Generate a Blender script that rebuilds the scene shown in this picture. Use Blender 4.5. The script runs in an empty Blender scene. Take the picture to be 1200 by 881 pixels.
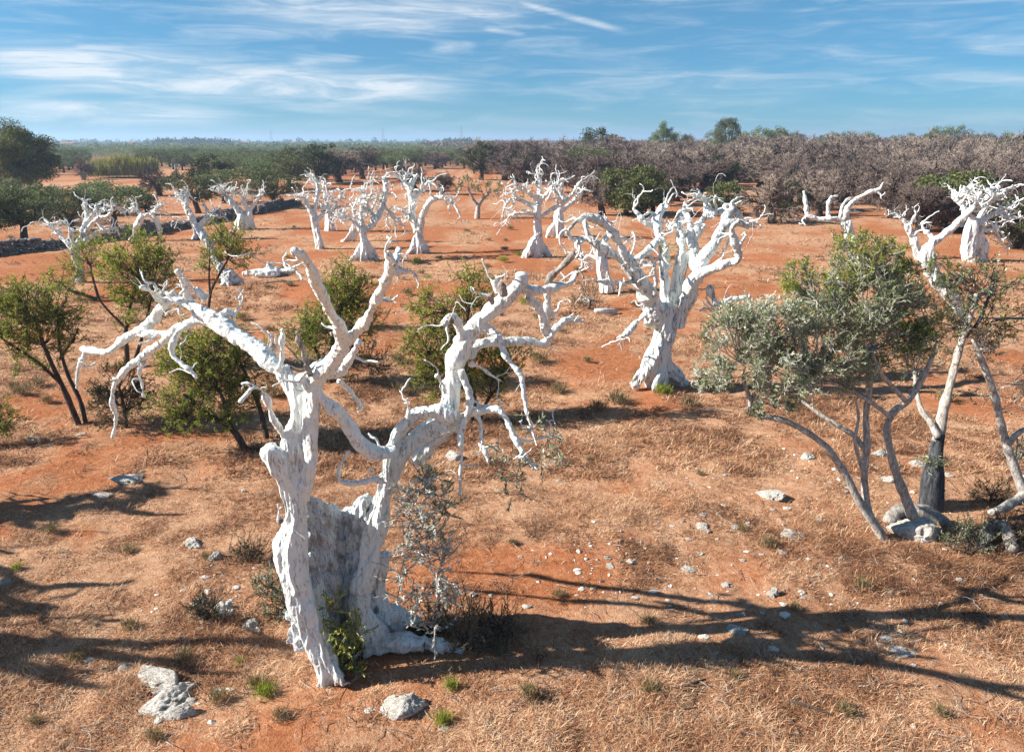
import bpy, bmesh, math, random
import numpy as np
from mathutils import Vector, noise as mnoise

# ------------------------------------------------------------------ camera, light, exposure
SC = bpy.context.scene
COL = SC.collection
PW, PH, F, H, HORIZON = 1200.0, 881.0, 850.0, 5.6, 165.0
PITCH = math.atan((PH / 2 - HORIZON) / F)
cam_d = bpy.data.cameras.new('camera')
cam = bpy.data.objects.new('camera', cam_d); COL.objects.link(cam)
cam_d.sensor_width = 36; cam_d.lens = F / PW * 36
cam_d.clip_start = 0.1; cam_d.clip_end = 20000
cam.location = (0, 0, H); cam.rotation_euler = (math.pi / 2 - PITCH, 0, 0)
SC.camera = cam

SUN_EL = math.radians(31.5); SUN_AZ = math.atan2(-1.0, -0.055)      # from +Y, clockwise
S = Vector((math.sin(SUN_AZ) * math.cos(SUN_EL), math.cos(SUN_AZ) * math.cos(SUN_EL), math.sin(SUN_EL)))
sun_d = bpy.data.lights.new('sun', 'SUN'); sun_d.energy = 5.0; sun_d.angle = math.radians(0.5); sun_d.color = (1.0, 0.96, 0.89)
sun = bpy.data.objects.new('sun', sun_d); COL.objects.link(sun)
sun.rotation_euler = S.to_track_quat('Z', 'Y').to_euler(); sun.location = S * 60
SC.view_settings.view_transform = 'Standard'; SC.view_settings.look = 'None'
SC.view_settings.gamma = 1; SC.view_settings.exposure = 1.12; SC.view_settings.use_curve_mapping = False
SC.render.engine = 'CYCLES'
SC.cycles.max_bounces = 5; SC.cycles.volume_bounces = 0; SC.cycles.transparent_max_bounces = 8

def ray(px, py):
    u = (px - PW / 2) / F; v = (PH / 2 - py) / F
    c, s = math.cos(PITCH), math.sin(PITCH)
    return np.array([u, c + v * s, -s + v * c])
def ground_at(px, py):
    d = ray(px, py); t = H / -d[2]
    return np.array([0, 0, H]) + d * t
def at(px, py, Y):
    d = ray(px, py); t = Y / d[1]
    return np.array([0, 0, H]) + d * t, t
def to_px(p):
    c, s = math.cos(PITCH), math.sin(PITCH)
    x, y, z = p[0], p[1], p[2] - H
    dep = y * c - z * s; up = y * s + z * c
    return PW / 2 + x / dep * F, PH / 2 - up / dep * F

# ------------------------------------------------------------------ sky
class Nodes:
    def __init__(self, tree): self.t = tree; self.n = tree.nodes; self.l = tree.links
    def new(self, typ, **kw):
        n = self.n.new(typ)
        for k, v in kw.items(): setattr(n, k, v)
        return n
    def put(self, sock, v):
        if isinstance(v, bpy.types.NodeSocket): self.l.new(v, sock)
        elif v is not None: sock.default_value = v
    def m(self, op, a, b=None, c=None, clamp=False):
        n = self.new('ShaderNodeMath', operation=op); n.use_clamp = clamp
        self.put(n.inputs[0], a); self.put(n.inputs[1], b)
        if c is not None: self.put(n.inputs[2], c)
        return n.outputs[0]
    def mix(self, f, a, b, blend='MIX'):
        n = self.new('ShaderNodeMix', data_type='RGBA', blend_type=blend)
        self.put(n.inputs[0], f); self.put(n.inputs[6], a); self.put(n.inputs[7], b)
        return n.outputs[2]
    def noise(self, vec, scale, detail=4, rough=0.55, dist=0.0):
        n = self.new('ShaderNodeTexNoise'); n.inputs['Scale'].default_value = scale
        n.inputs['Detail'].default_value = detail; n.inputs['Roughness'].default_value = rough; n.inputs['Distortion'].default_value = dist
        if vec is not None: self.l.new(vec, n.inputs['Vector'])
        return n.outputs['Fac']
    def ramp(self, f, a, b, va=0.0, vb=1.0):
        n = self.new('ShaderNodeMapRange', interpolation_type='SMOOTHSTEP')
        self.put(n.inputs[0], f)
        for i, v in ((1, a), (2, b), (3, va), (4, vb)): n.inputs[i].default_value = v
        return n.outputs[0]
    def mapping(self, vec, scale=(1, 1, 1), loc=(0, 0, 0), rot=(0, 0, 0)):
        n = self.new('ShaderNodeMapping'); self.l.new(vec, n.inputs[0])
        n.inputs['Scale'].default_value = scale; n.inputs['Location'].default_value = loc; n.inputs['Rotation'].default_value = rot
        return n.outputs[0]

W = bpy.data.worlds.new('World'); SC.world = W; W.use_nodes = True
W.node_tree.nodes.clear(); N = Nodes(W.node_tree)
sky = N.new('ShaderNodeTexSky', sky_type='NISHITA'); sky.sun_disc = False
sky.sun_elevation = SUN_EL; sky.sun_rotation = SUN_AZ % (2 * math.pi)
sky.altitude = 0; sky.air_density = 1.0; sky.dust_density = 0.0; sky.ozone_density = 5.0
tc = N.new('ShaderNodeTexCoord').outputs['Generated']
sep = N.new('ShaderNodeSeparateXYZ'); N.l.new(tc, sep.inputs[0])
AZ = N.m('ARCTAN2', sep.outputs[0], sep.outputs[1]); EL = N.m('ARCSINE', sep.outputs[2])
comb = N.new('ShaderNodeCombineXYZ'); N.l.new(AZ, comb.inputs[0]); N.l.new(EL, comb.inputs[1])
ang = comb.outputs[0]
warp1 = N.noise(N.mapping(ang, (4, 24, 1), rot=(0, 0, 0.05)), 1.0, 6, 0.6, 0.5)
wisp = N.noise(N.mapping(ang, (7, 60, 1), loc=(3, 1, 0), rot=(0, 0, 0.03)), 1.0, 7, 0.65, 0.8)
def azel(px, py):
    d = ray(px, py); return math.atan2(d[0], d[1]), math.asin(d[2] / np.linalg.norm(d))
def streak(p0, p1, thick, amp, soft=1.0):
    """a cirrus streak between two directions of the sky"""
    a0, e0 = azel(*p0); a1, e1 = azel(*p1)
    ca, ce = (a0 + a1) / 2, (e0 + e1) / 2; L = math.hypot(a1 - a0, e1 - e0) / 2; th = math.atan2(e1 - e0, a1 - a0)
    dx = N.m('SUBTRACT', AZ, ca); dy = N.m('SUBTRACT', N.m('ADD', EL, N.m('MULTIPLY', N.m('SUBTRACT', warp1, 0.5), 0.03 * soft)), ce)
    X = N.m('ADD', N.m('MULTIPLY', dx, math.cos(th)), N.m('MULTIPLY', dy, math.sin(th)))
    Y = N.m('SUBTRACT', N.m('MULTIPLY', dy, math.cos(th)), N.m('MULTIPLY', dx, math.sin(th)))
    X = N.m('ABSOLUTE', N.m('DIVIDE', X, L)); Y = N.m('ABSOLUTE', N.m('DIVIDE', Y, thick / F))
    return N.m('MULTIPLY', N.m('MULTIPLY', N.ramp(X, 1.05, 0.45), N.ramp(Y, 1.1, 0.05)), amp)
STREAKS = [((-80, 60), (330, 98), 25, 0.95, 1), ((100, 90), (570, 106), 24, 0.95, 1), ((-50, 124), (300, 134), 15, 0.7, 1),
           ((230, 10), (660, 4), 27, 0.75, 1.3), ((330, 74), (430, 72), 9, 0.55, 0.5), ((590, -2), (740, 39), 4.5, 0.9, 0.1),
           ((460, 12), (530, 24), 4, 0.5, 0.2), ((560, 33), (620, 41), 4, 0.5, 0.3), ((1110, 52), (1300, 42), 9, 0.5, 0.5),
           ((1040, 84), (1320, 90), 10, 0.35, 1), ((500, 56), (560, 57), 8, 0.35, 0.5), ((650, 90), (1000, 112), 22, 0.2, 1.5)]
tot = None
for st in STREAKS:
    v = streak(*st); tot = v if tot is None else N.m('MAXIMUM', tot, v)
cl = N.m('MULTIPLY', tot, N.ramp(wisp, 0.30, 0.66, 0.25, 1.0))
cl = N.m('ADD', cl, N.m('MULTIPLY', N.ramp(wisp, 0.42, 0.8), 0.40), clamp=True)
tintc = N.mix(N.ramp(EL, 0.0, 0.22), (0.130, 0.295, 0.435, 1), (0.235, 0.40, 0.435, 1))
skyc = N.mix(1.0, sky.outputs[0], tintc, 'MULTIPLY')
cloudc = N.mix(1.0, sky.outputs[0], (0.3, 0.3, 0.3, 1), 'MULTIPLY')
cloudc = N.mix(0.9, cloudc, (3.6, 3.85, 4.1, 1))
skyc = N.mix(cl, skyc, cloudc)
bg = N.new('ShaderNodeBackground'); N.l.new(skyc, bg.inputs[0]); bg.inputs[1].default_value = 0.115
out = N.new('ShaderNodeOutputWorld'); N.l.new(bg.outputs[0], out.inputs[0])

# ------------------------------------------------------------------ helpers
def hash3(ix, iy, iz):
    n = (ix * 374761393 + iy * 668265263 + iz * 2147483647 * 3 + iz * 1274126177) & 0xffffffff
    n = ((n ^ (n >> 13)) * 1274126177) & 0xffffffff
    n = (n ^ (n >> 16)) & 0xffffffff
    return n / 4294967295.0
def vnoise(p):
    p = np.asarray(p, float); i = np.floor(p).astype(np.int64); f = p - i; f = f * f * (3 - 2 * f)
    r = 0
    for a in (0, 1):
        for b in (0, 1):
            for c in (0, 1):
                w = (f[:, 0] if a else 1 - f[:, 0]) * (f[:, 1] if b else 1 - f[:, 1]) * (f[:, 2] if c else 1 - f[:, 2])
                r = r + w * hash3(i[:, 0] + a, i[:, 1] + b, i[:, 2] + c)
    return r * 2 - 1
def fbm(p, oct=3):
    p = np.asarray(p, float); r = 0; a = 1
    for k in range(oct): r = r + a * vnoise(p * 2 ** k + 17.3 * k); a *= 0.5
    return r
def fbm2(x, y, s, oct=3, seed=0.0):
    x = np.atleast_1d(x); y = np.atleast_1d(y)
    return fbm(np.stack([x / s, y / s, np.full(x.shape, seed)], 1), oct)

def ground_z(x, y):
    x = np.atleast_1d(np.asarray(x, float)); y = np.atleast_1d(np.asarray(y, float))
    d = np.hypot(x, y); k = np.clip((70 - d) / 40, 0, 1)
    return (0.10 * fbm2(x, y, 4.0, 3, 1.0) + 0.035 * fbm2(x, y, 0.7, 2, 5.0) + 0.014 * fbm2(x, y, 0.24, 2, 8.0)) * k
def gz(x, y): return float(ground_z(x, y)[0])

MATS = {}
def mesh_np(name, V, faces, tint=None, smooth=False):
    """faces: list of int arrays (n,k)"""
    me = bpy.data.meshes.new(name)
    V = np.asarray(V, np.float32); me.vertices.add(len(V)); me.vertices.foreach_set('co', V.ravel())
    idx = np.concatenate([f.ravel() for f in faces]).astype(np.int32)
    tot = np.concatenate([np.full(len(f), f.shape[1]) for f in faces]).astype(np.int32)
    st = np.concatenate([[0], np.cumsum(tot)[:-1]]).astype(np.int32)
    me.loops.add(len(idx)); me.loops.foreach_set('vertex_index', idx)
    me.polygons.add(len(tot)); me.polygons.foreach_set('loop_start', st); me.polygons.foreach_set('loop_total', tot)
    me.polygons.foreach_set('use_smooth', np.full(len(tot), smooth))
    if tint is not None:
        a = me.attributes.new('tint', 'FLOAT', 'POINT'); a.data.foreach_set('value', np.asarray(tint, np.float32))
    me.update(calc_edges=True)
    return me
def link(name, me, mat, parent=None, loc=None):
    o = bpy.data.objects.new(name, me); COL.objects.link(o)
    if mat is not None and not me.materials: me.materials.append(mat)
    if parent is not None: o.parent = parent
    if loc is not None: o.location = loc
    return o
def tag(o, label, cat, group=None):
    o['label'] = label; o['category'] = cat
    if group: o['group'] = group
    return o
def thing(name, label, cat, loc, group=None):
    o = bpy.data.objects.new(name, None); COL.objects.link(o); o.location = loc; o.empty_display_size = 0.2
    return tag(o, label, cat, group)
def dup(root, loc, rotz=0.0, scale=1.0, label=None, group=None):
    r = root.copy(); COL.objects.link(r); r.location = loc; r.rotation_euler = (0, 0, rotz)
    r.scale = scale if hasattr(scale, '__len__') else (scale,) * 3
    if label: r['label'] = label
    if group: r['group'] = group
    for ch in list(root.children):
        c = ch.copy(); COL.objects.link(c); c.parent = r
    return r

def catmull(P, n_per):
    P = np.asarray(P, float)
    if len(P) < 3:
        t = np.linspace(0, 1, n_per * (len(P) - 1) + 1)[:, None]; return P[0] * (1 - t) + P[-1] * t
    Q = np.vstack([2 * P[0] - P[1], P, 2 * P[-1] - P[-2]]); out = []
    for i in range(len(P) - 1):
        p0, p1, p2, p3 = Q[i:i + 4]
        for t in np.linspace(0, 1, n_per, endpoint=False):
            out.append(0.5 * (2 * p1 + (p2 - p0) * t + (2 * p0 - 5 * p1 + 4 * p2 - p3) * t * t + (3 * p1 - p0 - 3 * p2 + p3) * t ** 3))
    out.append(P[-1]); return np.array(out)

class Geo:
    def __init__(self): self.V = []; self.F = {}; self.T = []; self.n = 0
    def add(self, V, faces, tint=0.5):
        V = np.asarray(V, float)
        for f in faces:
            f = np.asarray(f, int); self.F.setdefault(f.shape[1], []).append(f + self.n)
        self.V.append(V); self.n += len(V)
        self.T.append(np.full(len(V), tint) if np.isscalar(tint) else np.asarray(tint, float))
    def mesh(self, name, smooth=False):
        return mesh_np(name, np.vstack(self.V), [np.vstack(v) for v in self.F.values()], np.concatenate(self.T), smooth)
    def tube(self, P, R, sides=10, lobes=0.0, seed=0, cap=True, tint=0.5, twist=2.0, knob=0.0, kink=0.0):
        P = np.asarray(P, float); R = np.asarray(R, float); n = len(P)
        T = np.gradient(P, axis=0); T /= np.linalg.norm(T, axis=1)[:, None] + 1e-9
        s = np.concatenate([[0], np.cumsum(np.linalg.norm(np.diff(P, axis=0), axis=1))])
        if knob:
            R = R * (1 + knob * fbm(np.stack([s / (R.mean() * 2.2 + .02), np.full(n, seed * 3.1), np.zeros(n)], 1), 2))
        if kink:
            mr = R.mean(); w3 = np.stack([fbm(np.stack([s / (mr * 7 + .03), np.full(n, seed * 5.3 + 11 * k), np.full(n, .5)], 1), 2) for k in range(3)], 1)
            P = P + w3 * (np.minimum(R, mr) * kink)[:, None]
        if cap:     # close with two shrinking rings
            e = R[-1]; P = np.vstack([P, P[-1] + T[-1] * e * .35, P[-1] + T[-1] * e * .5]); R = np.concatenate([R, [e * .75, e * .05]])
            T = np.vstack([T, T[-1], T[-1]]); s = np.concatenate([s, [s[-1] + .01, s[-1] + .02]])
            P = np.vstack([P[0] - T[0] * R[0] * .4, P]); R = np.concatenate([[R[0] * .05], R]); T = np.vstack([T[0], T]); s = np.concatenate([[0], s]); n = len(P)
        a = np.array([0.31, 0.87, 0.11]); u = np.cross(T[0], a); u /= np.linalg.norm(u)
        th = np.linspace(0, 2 * np.pi, sides, endpoint=False); rings = []
        for i in range(n):
            u = u - T[i] * np.dot(u, T[i]); u /= np.linalg.norm(u) + 1e-9; w = np.cross(T[i], u)
            m = 1.0
            if lobes:
                q = twist * s[i]
                m = 1 + lobes * (0.5 * np.sin(3 * th + seed + q) + 0.35 * np.sin(5 * th + 2 * seed - q * .7) + 0.3 * np.sin(8 * th + q * .4 + seed))
            rings.append(P[i] + (np.cos(th) * m * R[i])[:, None] * u + (np.sin(th) * m * R[i])[:, None] * w)
        V = np.vstack(rings); i = np.arange(n - 1)[:, None] * sides; j = np.arange(sides)[None]; k = (j + 1) % sides
        q = np.stack([i + j, i + k, i + sides + k, i + sides + j], -1).reshape(-1, 4)
        if cap:
            e0 = (np.arange(sides)[::-1]).reshape(1, -1); e1 = (np.arange(sides) + (n - 1) * sides).reshape(1, -1)
            self.add(V, [q, e0, e1], tint)
        else: self.add(V, [q], tint)

def sticks(A, B, ra, rb):
    """3-sided prisms between points; arrays"""
    A = np.asarray(A); B = np.asarray(B); d = B - A; d /= np.linalg.norm(d, axis=1)[:, None] + 1e-9
    ref = np.where(np.abs(d[:, 2:3]) > .9, np.array([[1., 0, 0]]), np.array([[0, 0, 1.]]))
    u = np.cross(d, ref); u /= np.linalg.norm(u, axis=1)[:, None] + 1e-9; w = np.cross(d, u); n = len(A)
    V = np.zeros((n, 6, 3))
    for k in range(3):
        c, s_ = math.cos(k * 2.0944), math.sin(k * 2.0944); o = u * c + w * s_
        V[:, k] = A + o * np.reshape(ra, (-1, 1)); V[:, 3 + k] = B + o * np.reshape(rb, (-1, 1))
    b = np.arange(n)[:, None] * 6
    Fq = np.stack([np.hstack([b + k, b + (k + 1) % 3, b + 3 + (k + 1) % 3, b + 3 + k]) for k in range(3)], 1).reshape(-1, 4)
    return V.reshape(-1, 3), Fq
def leaf_quads(P, D, L, Wd, rng):
    """one folded diamond per leaf: base P, direction D, length L, width Wd (arrays)"""
    n = len(P); D = D / (np.linalg.norm(D, axis=1)[:, None] + 1e-9)
    r = rng.normal(size=(n, 3)); u = np.cross(D, r); u /= np.linalg.norm(u, axis=1)[:, None] + 1e-9
    L = np.reshape(L, (-1, 1)); Wd = np.reshape(Wd, (-1, 1))
    nrm = np.cross(D, u); mid = P + D * L * .5
    V = np.stack([P, mid + u * Wd * .5 + nrm * Wd * .12, P + D * L, mid - u * Wd * .5 + nrm * Wd * .12], 1).reshape(-1, 3)
    return V, np.arange(n * 4).reshape(-1, 4)
def rand_dirs(rng, n):
    d = rng.normal(size=(n, 3)); return d / np.linalg.norm(d, axis=1)[:, None]

def remesh(V_geo, voxel, smooth_it=3):
    me = V_geo.mesh('tmp'); o = bpy.data.objects.new('tmp', me); COL.objects.link(o)
    m = o.modifiers.new('r', 'REMESH'); m.mode = 'VOXEL'; m.voxel_size = voxel; m.adaptivity = 0
    sm = o.modifiers.new('s', 'SMOOTH'); sm.iterations = smooth_it; sm.factor = 0.5
    dg = bpy.context.evaluated_depsgraph_get(); ev = o.evaluated_get(dg)
    res = bpy.data.meshes.new_from_object(ev, depsgraph=dg)
    bpy.data.objects.remove(o); bpy.data.meshes.remove(me)
    return res
def displace(me, specs):
    n = len(me.vertices); co = np.zeros(n * 3, np.float32); no = np.zeros(n * 3, np.float32)
    me.vertices.foreach_get('co', co); me.vertices.foreach_get('normal', no)
    co = co.reshape(-1, 3).astype(float); no = no.reshape(-1, 3)
    d = np.zeros(n)
    for sx, sz, amp, ridged in specs:
        q = co * np.array([sx, sx, sz]); v = fbm(q, 3)
        if ridged: v = 0.5 - 2.2 * np.abs(vnoise(q + 5.7)) ** .8 + .4 * v
        d += amp * v
    co += no * d[:, None]
    me.vertices.foreach_set('co', co.astype(np.float32).ravel())
    me.polygons.foreach_set('use_smooth', np.full(len(me.polygons), True)); me.update()

# ------------------------------------------------------------------ materials
def mat(name):
    m = bpy.data.materials.new(name); m.use_nodes = True; m.node_tree.nodes.clear(); n = Nodes(m.node_tree)
    o = n.new('ShaderNodeOutputMaterial'); b = n.new('ShaderNodeBsdfPrincipled'); n.l.new(b.outputs[0], o.inputs[0])
    b.inputs['Roughness'].default_value = 0.9; b.inputs['Specular IOR Level'].default_value = 0.15
    return m, n, b, o
def C(r, g, b): return (r, g, b, 1)
def bump(n, b, h, dist, strength=1.0):
    bp = n.new('ShaderNodeBump'); bp.inputs['Distance'].default_value = dist; bp.inputs['Strength'].default_value = strength
    n.l.new(h, bp.inputs['Height']); n.l.new(bp.outputs[0], b.inputs['Normal'])
def m_lime(name, wear, scale=1.0, base=(0.84, 0.865, 0.83), fs=(0.595, 0.665, 0.62)):
    m, n, b, o = mat(name); p = n.new('ShaderNodeTexCoord').outputs['Object']
    big = n.noise(p, 2.2 * scale, 5, 0.65, 0.6); crack = n.noise(n.mapping(p, (26 * scale, 26 * scale, 5 * scale)), 1.0, 6, 0.7, 0.8)
    fine = n.noise(p, 60 * scale, 4, 0.6)
    v = n.m('ADD', n.m('MULTIPLY', big, 0.62), n.m('MULTIPLY', crack, 0.38))
    bare = n.ramp(v, 0.60 - wear, 0.68 - wear * .8)
    wash = n.mix(n.ramp(crack, 0.3, 0.7), C(*[c * .86 for c in base]), C(*base))
    bark = n.mix(fine, C(0.16, 0.14, 0.12), C(0.42, 0.39, 0.35))
    c = n.mix(n.m('MULTIPLY', bare, 0.8), wash, bark)
    fis = n.noise(n.mapping(p, (34 * scale, 34 * scale, 7 * scale), loc=(5, 2, 1)), 1.0, 3, 0.5, 1.6)
    c = n.mix(n.m('MULTIPLY', n.ramp(fis, fs[0], fs[1]), fs[2]), c, C(0.24, 0.225, 0.21))
    sp = n.new('ShaderNodeSeparateXYZ'); n.l.new(p, sp.inputs[0])     # red soil splashed on the foot
    spl = n.m('MULTIPLY', n.ramp(sp.outputs[2], .55, .0), n.ramp(n.noise(p, 7, 5, .7), .42, .66))
    c = n.mix(n.m('MULTIPLY', spl, .75), c, C(0.36, 0.17, 0.09))
    n.l.new(c, b.inputs['Base Color'])
    bump(n, b, n.m('SUBTRACT', n.m('ADD', crack, n.m('MULTIPLY', fine, 0.4)), n.m('MULTIPLY', n.ramp(fis, .55, .68), .6)), 0.012 / scale, 0.9)
    return m
def m_bark(name, a, c, scale=1.0, vary=0.0):
    m, n, b, o = mat(name); p = n.new('ShaderNodeTexCoord').outputs['Object']
    f = n.noise(n.mapping(p, (18 * scale, 18 * scale, 5 * scale)), 1.0, 6, 0.7, 0.6)
    col = n.mix(n.ramp(f, .3, .7), C(*a), C(*c))
    if vary:
        rnd = n.new('ShaderNodeObjectInfo').outputs['Random']; hs = n.new('ShaderNodeHueSaturation'); n.l.new(col, hs.inputs['Color'])
        n.l.new(n.ramp(rnd, 0, 1, 1 - vary, 1 + vary), hs.inputs['Value']); n.l.new(n.ramp(rnd, 0.1, .8, .49, .515), hs.inputs['Hue']); col = hs.outputs[0]
    n.l.new(col, b.inputs['Base Color']); bump(n, b, f, 0.03 / scale)
    return m
def m_leaf(name, dark, mid, light, trans=0.3, rough=0.55, vary=0.0):
    m, n, b, o = mat(name); t = n.new('ShaderNodeAttribute', attribute_name='tint').outputs['Fac']
    col = n.mix(n.ramp(t, 0.0, 0.5), C(*dark), C(*mid)); col = n.mix(n.ramp(t, 0.5, 1.0), col, C(*light))
    if vary:      # every tree a little lighter or darker than its neighbour
        rnd = n.new('ShaderNodeObjectInfo').outputs['Random']; hs = n.new('ShaderNodeHueSaturation'); n.l.new(col, hs.inputs['Color'])
        n.l.new(n.ramp(rnd, 0, 1, 1 - vary, 1 + vary), hs.inputs['Value']); n.l.new(n.ramp(rnd, 0.2, .9, .485, .515), hs.inputs['Hue']); col = hs.outputs[0]
    n.l.new(col, b.inputs['Base Color']); b.inputs['Roughness'].default_value = rough; b.inputs['Specular IOR Level'].default_value = 0.3
    tr = n.new('ShaderNodeBsdfTranslucent'); n.l.new(col, tr.inputs[0]); mx = n.new('ShaderNodeMixShader'); mx.inputs[0].default_value = trans
    n.l.new(b.outputs[0], mx.inputs[1]); n.l.new(tr.outputs[0], mx.inputs[2]); n.l.new(mx.outputs[0], o.inputs[0])
    return m
M_LIME = m_lime('limewashed_wood', 0.05)
M_LIME_WORN_SHADE = m_lime('worn_shade_tinted_heartwood', 0.10, 1.2, (0.62, 0.66, 0.68), fs=(0.54, 0.64, 0.8))  # worn, cracked wash; darker blue-grey base paints in the hollow's shade
M_LIME_ROUGH = m_lime('rough_limewashed_wood', 0.07, 0.32, fs=(0.56, 0.66, 0.75))
M_LIME_CLEAN = m_lime('limewashed_wood_clean', 0.03, 0.8)
M_GREYWOOD = m_bark('weathered_grey_wood', (0.16, 0.13, 0.11), (0.46, 0.42, 0.37))
M_DARKBARK = m_bark('dark_olive_bark', (0.035, 0.025, 0.02), (0.14, 0.10, 0.075))
M_OLIVEBARK = m_bark('pale_olive_bark', (0.19, 0.155, 0.125), (0.64, 0.59, 0.53), 1.6)
M_CHAR = m_bark('charred_bark', (0.012, 0.012, 0.014), (0.11, 0.115, 0.125), 0.9)
M_TWIG = m_bark('bare_brown_twigs', (0.16, 0.115, 0.095), (0.315, 0.235, 0.195), .3, .38)
M_GREEN = m_leaf('fresh_green_leaves', (0.075, 0.105, 0.016), (0.25, 0.305, 0.042), (0.54, 0.52, 0.085), 0.5)
M_BUSH = m_leaf('dull_green_leaves', (0.045, 0.06, 0.018), (0.125, 0.14, 0.042), (0.26, 0.25, 0.085), 0.3)
M_SILVER = m_leaf('silver_olive_leaves', (0.07, 0.10, 0.035), (0.25, 0.285, 0.125), (0.70, 0.73, 0.58), 0.3)
M_LIMELEAF = m_leaf('limewash_splashed_leaves', (0.10, 0.13, 0.08), (0.50, 0.53, 0.44), (0.82, 0.82, 0.78), 0.3)
M_OLIVE = m_leaf('grey_green_olive_leaves', (0.04, 0.055, 0.018), (0.125, 0.15, 0.05), (0.26, 0.275, 0.12), 0.3, vary=.3)
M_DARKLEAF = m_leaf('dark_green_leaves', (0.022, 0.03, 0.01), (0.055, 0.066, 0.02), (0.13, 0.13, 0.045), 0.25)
M_PINE = m_leaf('pine_needles', (0.02, 0.03, 0.005), (0.11, 0.125, 0.014), (0.36, 0.30, 0.035), 0.25)
M_REED = m_leaf('yellow_green_reeds', (0.10, 0.12, 0.025), (0.27, 0.27, 0.06), (0.48, 0.42, 0.14), 0.3)
M_GRASS = m_leaf('dry_grass_blades', (0.075, 0.036, 0.022), (0.49, 0.235, 0.115), (0.80, 0.58, 0.37), 0.28, 0.85)
M_DRYBUSH = m_leaf('dry_brown_bush', (0.10, 0.08, 0.04), (0.26, 0.19, 0.09), (0.48, 0.37, 0.20), 0.25)
def m_rock():
    m, n, b, o = mat('pale_limestone'); p = n.new('ShaderNodeTexCoord').outputs['Object']
    f = n.noise(p, 9, 7, 0.7); g = n.noise(p, 3.5, 4, 0.6, 1.0)
    c = n.mix(n.ramp(g, .35, .65), C(0.52, 0.45, 0.37), C(0.80, 0.77, 0.70)); c = n.mix(n.ramp(f, .56, .68), c, C(0.14, 0.12, 0.10))
    n.l.new(c, b.inputs['Base Color']); bump(n, b, f, 0.05)
    return m
M_ROCK = m_rock()
M_RUBBLE = m_bark('grey_wall_rubble', (0.10, 0.09, 0.08), (0.34, 0.31, 0.28), .5)
def m_ground():
    m, n, b, o = mat('red_earth_and_dry_grass'); p = n.new('ShaderNodeTexCoord').outputs['Object']
    t = n.new('ShaderNodeAttribute', attribute_name='tint').outputs['Fac']
    n1 = n.noise(p, 0.9, 6, 0.65, 0.4); n2 = n.noise(p, 9, 6, 0.7, 0.4); n3 = n.noise(p, 45, 5, 0.7)
    fur = n.noise(n.mapping(p, (0.10, 0.95, 1), rot=(0, 0, 0.06)), 1.0, 5, 0.6, 0.4)
    soil = n.mix(n.ramp(n2, .3, .7), C(0.32, 0.108, 0.043), C(0.50, 0.20, 0.092))
    straw = n.mix(n.ramp(n2, .3, .72), C(0.40, 0.19, 0.10), C(0.62, 0.385, 0.235))
    k = n.m('ADD', n.m('MULTIPLY', n1, .5), n.m('ADD', n.m('MULTIPLY', fur, .35), n.m('MULTIPLY', t, .55)))
    c = n.mix(n.ramp(k, .46, .80), soil, straw)
    c = n.mix(n.m('MULTIPLY', n.ramp(n3, .50, .72), .65), c, C(0.13, 0.055, 0.03))
    c = n.mix(n.m('MULTIPLY', n.ramp(n.noise(p, 24, 3, .6), .60, .72), .6), c, C(0.58, 0.42, 0.28))
    # far away the plain is scrubby and green-brown
    sp = n.new('ShaderNodeSeparateXYZ'); n.l.new(p, sp.inputs[0])
    far = n.ramp(sp.outputs[1], 150, 330); pl = n.noise(n.mapping(p, (.004, .02, 1)), 1, 4, .6)
    fc = n.mix(n.ramp(pl, .4, .6), C(0.07, 0.075, 0.035), C(0.24, 0.13, 0.06))
    c = n.mix(far, c, fc)
    n.l.new(c, b.inputs['Base Color']); b.inputs['Roughness'].default_value = 1.0; b.inputs['Specular IOR Level'].default_value = 0.03
    bump(n, b, n.m('ADD', n2, n.m('MULTIPLY', n3, .6)), 0.06, 0.8)
    return m
M_GROUND = m_ground()
def plain(name, col, rough=.8):
    m, n, b, o = mat(name); p = n.new('ShaderNodeTexCoord').outputs['Object']
    f = n.noise(p, 3, 4, .6); n.l.new(n.mix(f, C(*[c * .8 for c in col]), C(*[min(1, c * 1.15) for c in col])), b.inputs['Base Color']); b.inputs['Roughness'].default_value = rough
    return m
M_WALLW = plain('white_plaster', (.72, .70, .66)); M_ROOF = plain('red_roof_tiles', (.36, .17, .10)); M_PANE = plain('dark_window_pane', (.05, .06, .07), .2)
M_POLE = plain('grey_pole', (.34, .31, .28)); M_WIRE = plain('dark_wire', (.08, .08, .08)); M_STEEL = plain('galvanised_steel', (.42, .44, .46), .5)

# ------------------------------------------------------------------ the ground: one sheet out to the horizon
def axis_pts(lo, hi, fine, far_lo, far_hi, grow=1.12):
    a = list(np.arange(lo, hi, fine)); s = fine; x = hi
    while x < far_hi: a.append(x); s *= grow; x += s
    a.append(far_hi); s = fine; x = lo - fine
    while x > far_lo: a.insert(0, x); s *= grow; x -= s
    a.insert(0, far_lo); return np.array(a)
gx = axis_pts(-13, 13, 0.11, -5200, 5200); gy = axis_pts(3.2, 26, 0.11, -45, 6000)
X, Yy = np.meshgrid(gx, gy); xx, yy = X.ravel(), Yy.ravel()
Z = ground_z(xx, yy)
def dryness(x, y):   # 0 bare red earth .. 1 thick dry grass
    a = fbm2(x, y, 2.6, 4, 9.0) * .55 + fbm2(x, y, 0.8, 2, 3.0) * .25
    return np.clip(0.62 + a - 0.011 * np.clip(y - 12, 0, 22), 0, 1)
nx, ny = len(gx), len(gy); ii = (np.arange(ny - 1)[:, None] * nx + np.arange(nx - 1)[None]).ravel()
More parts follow.
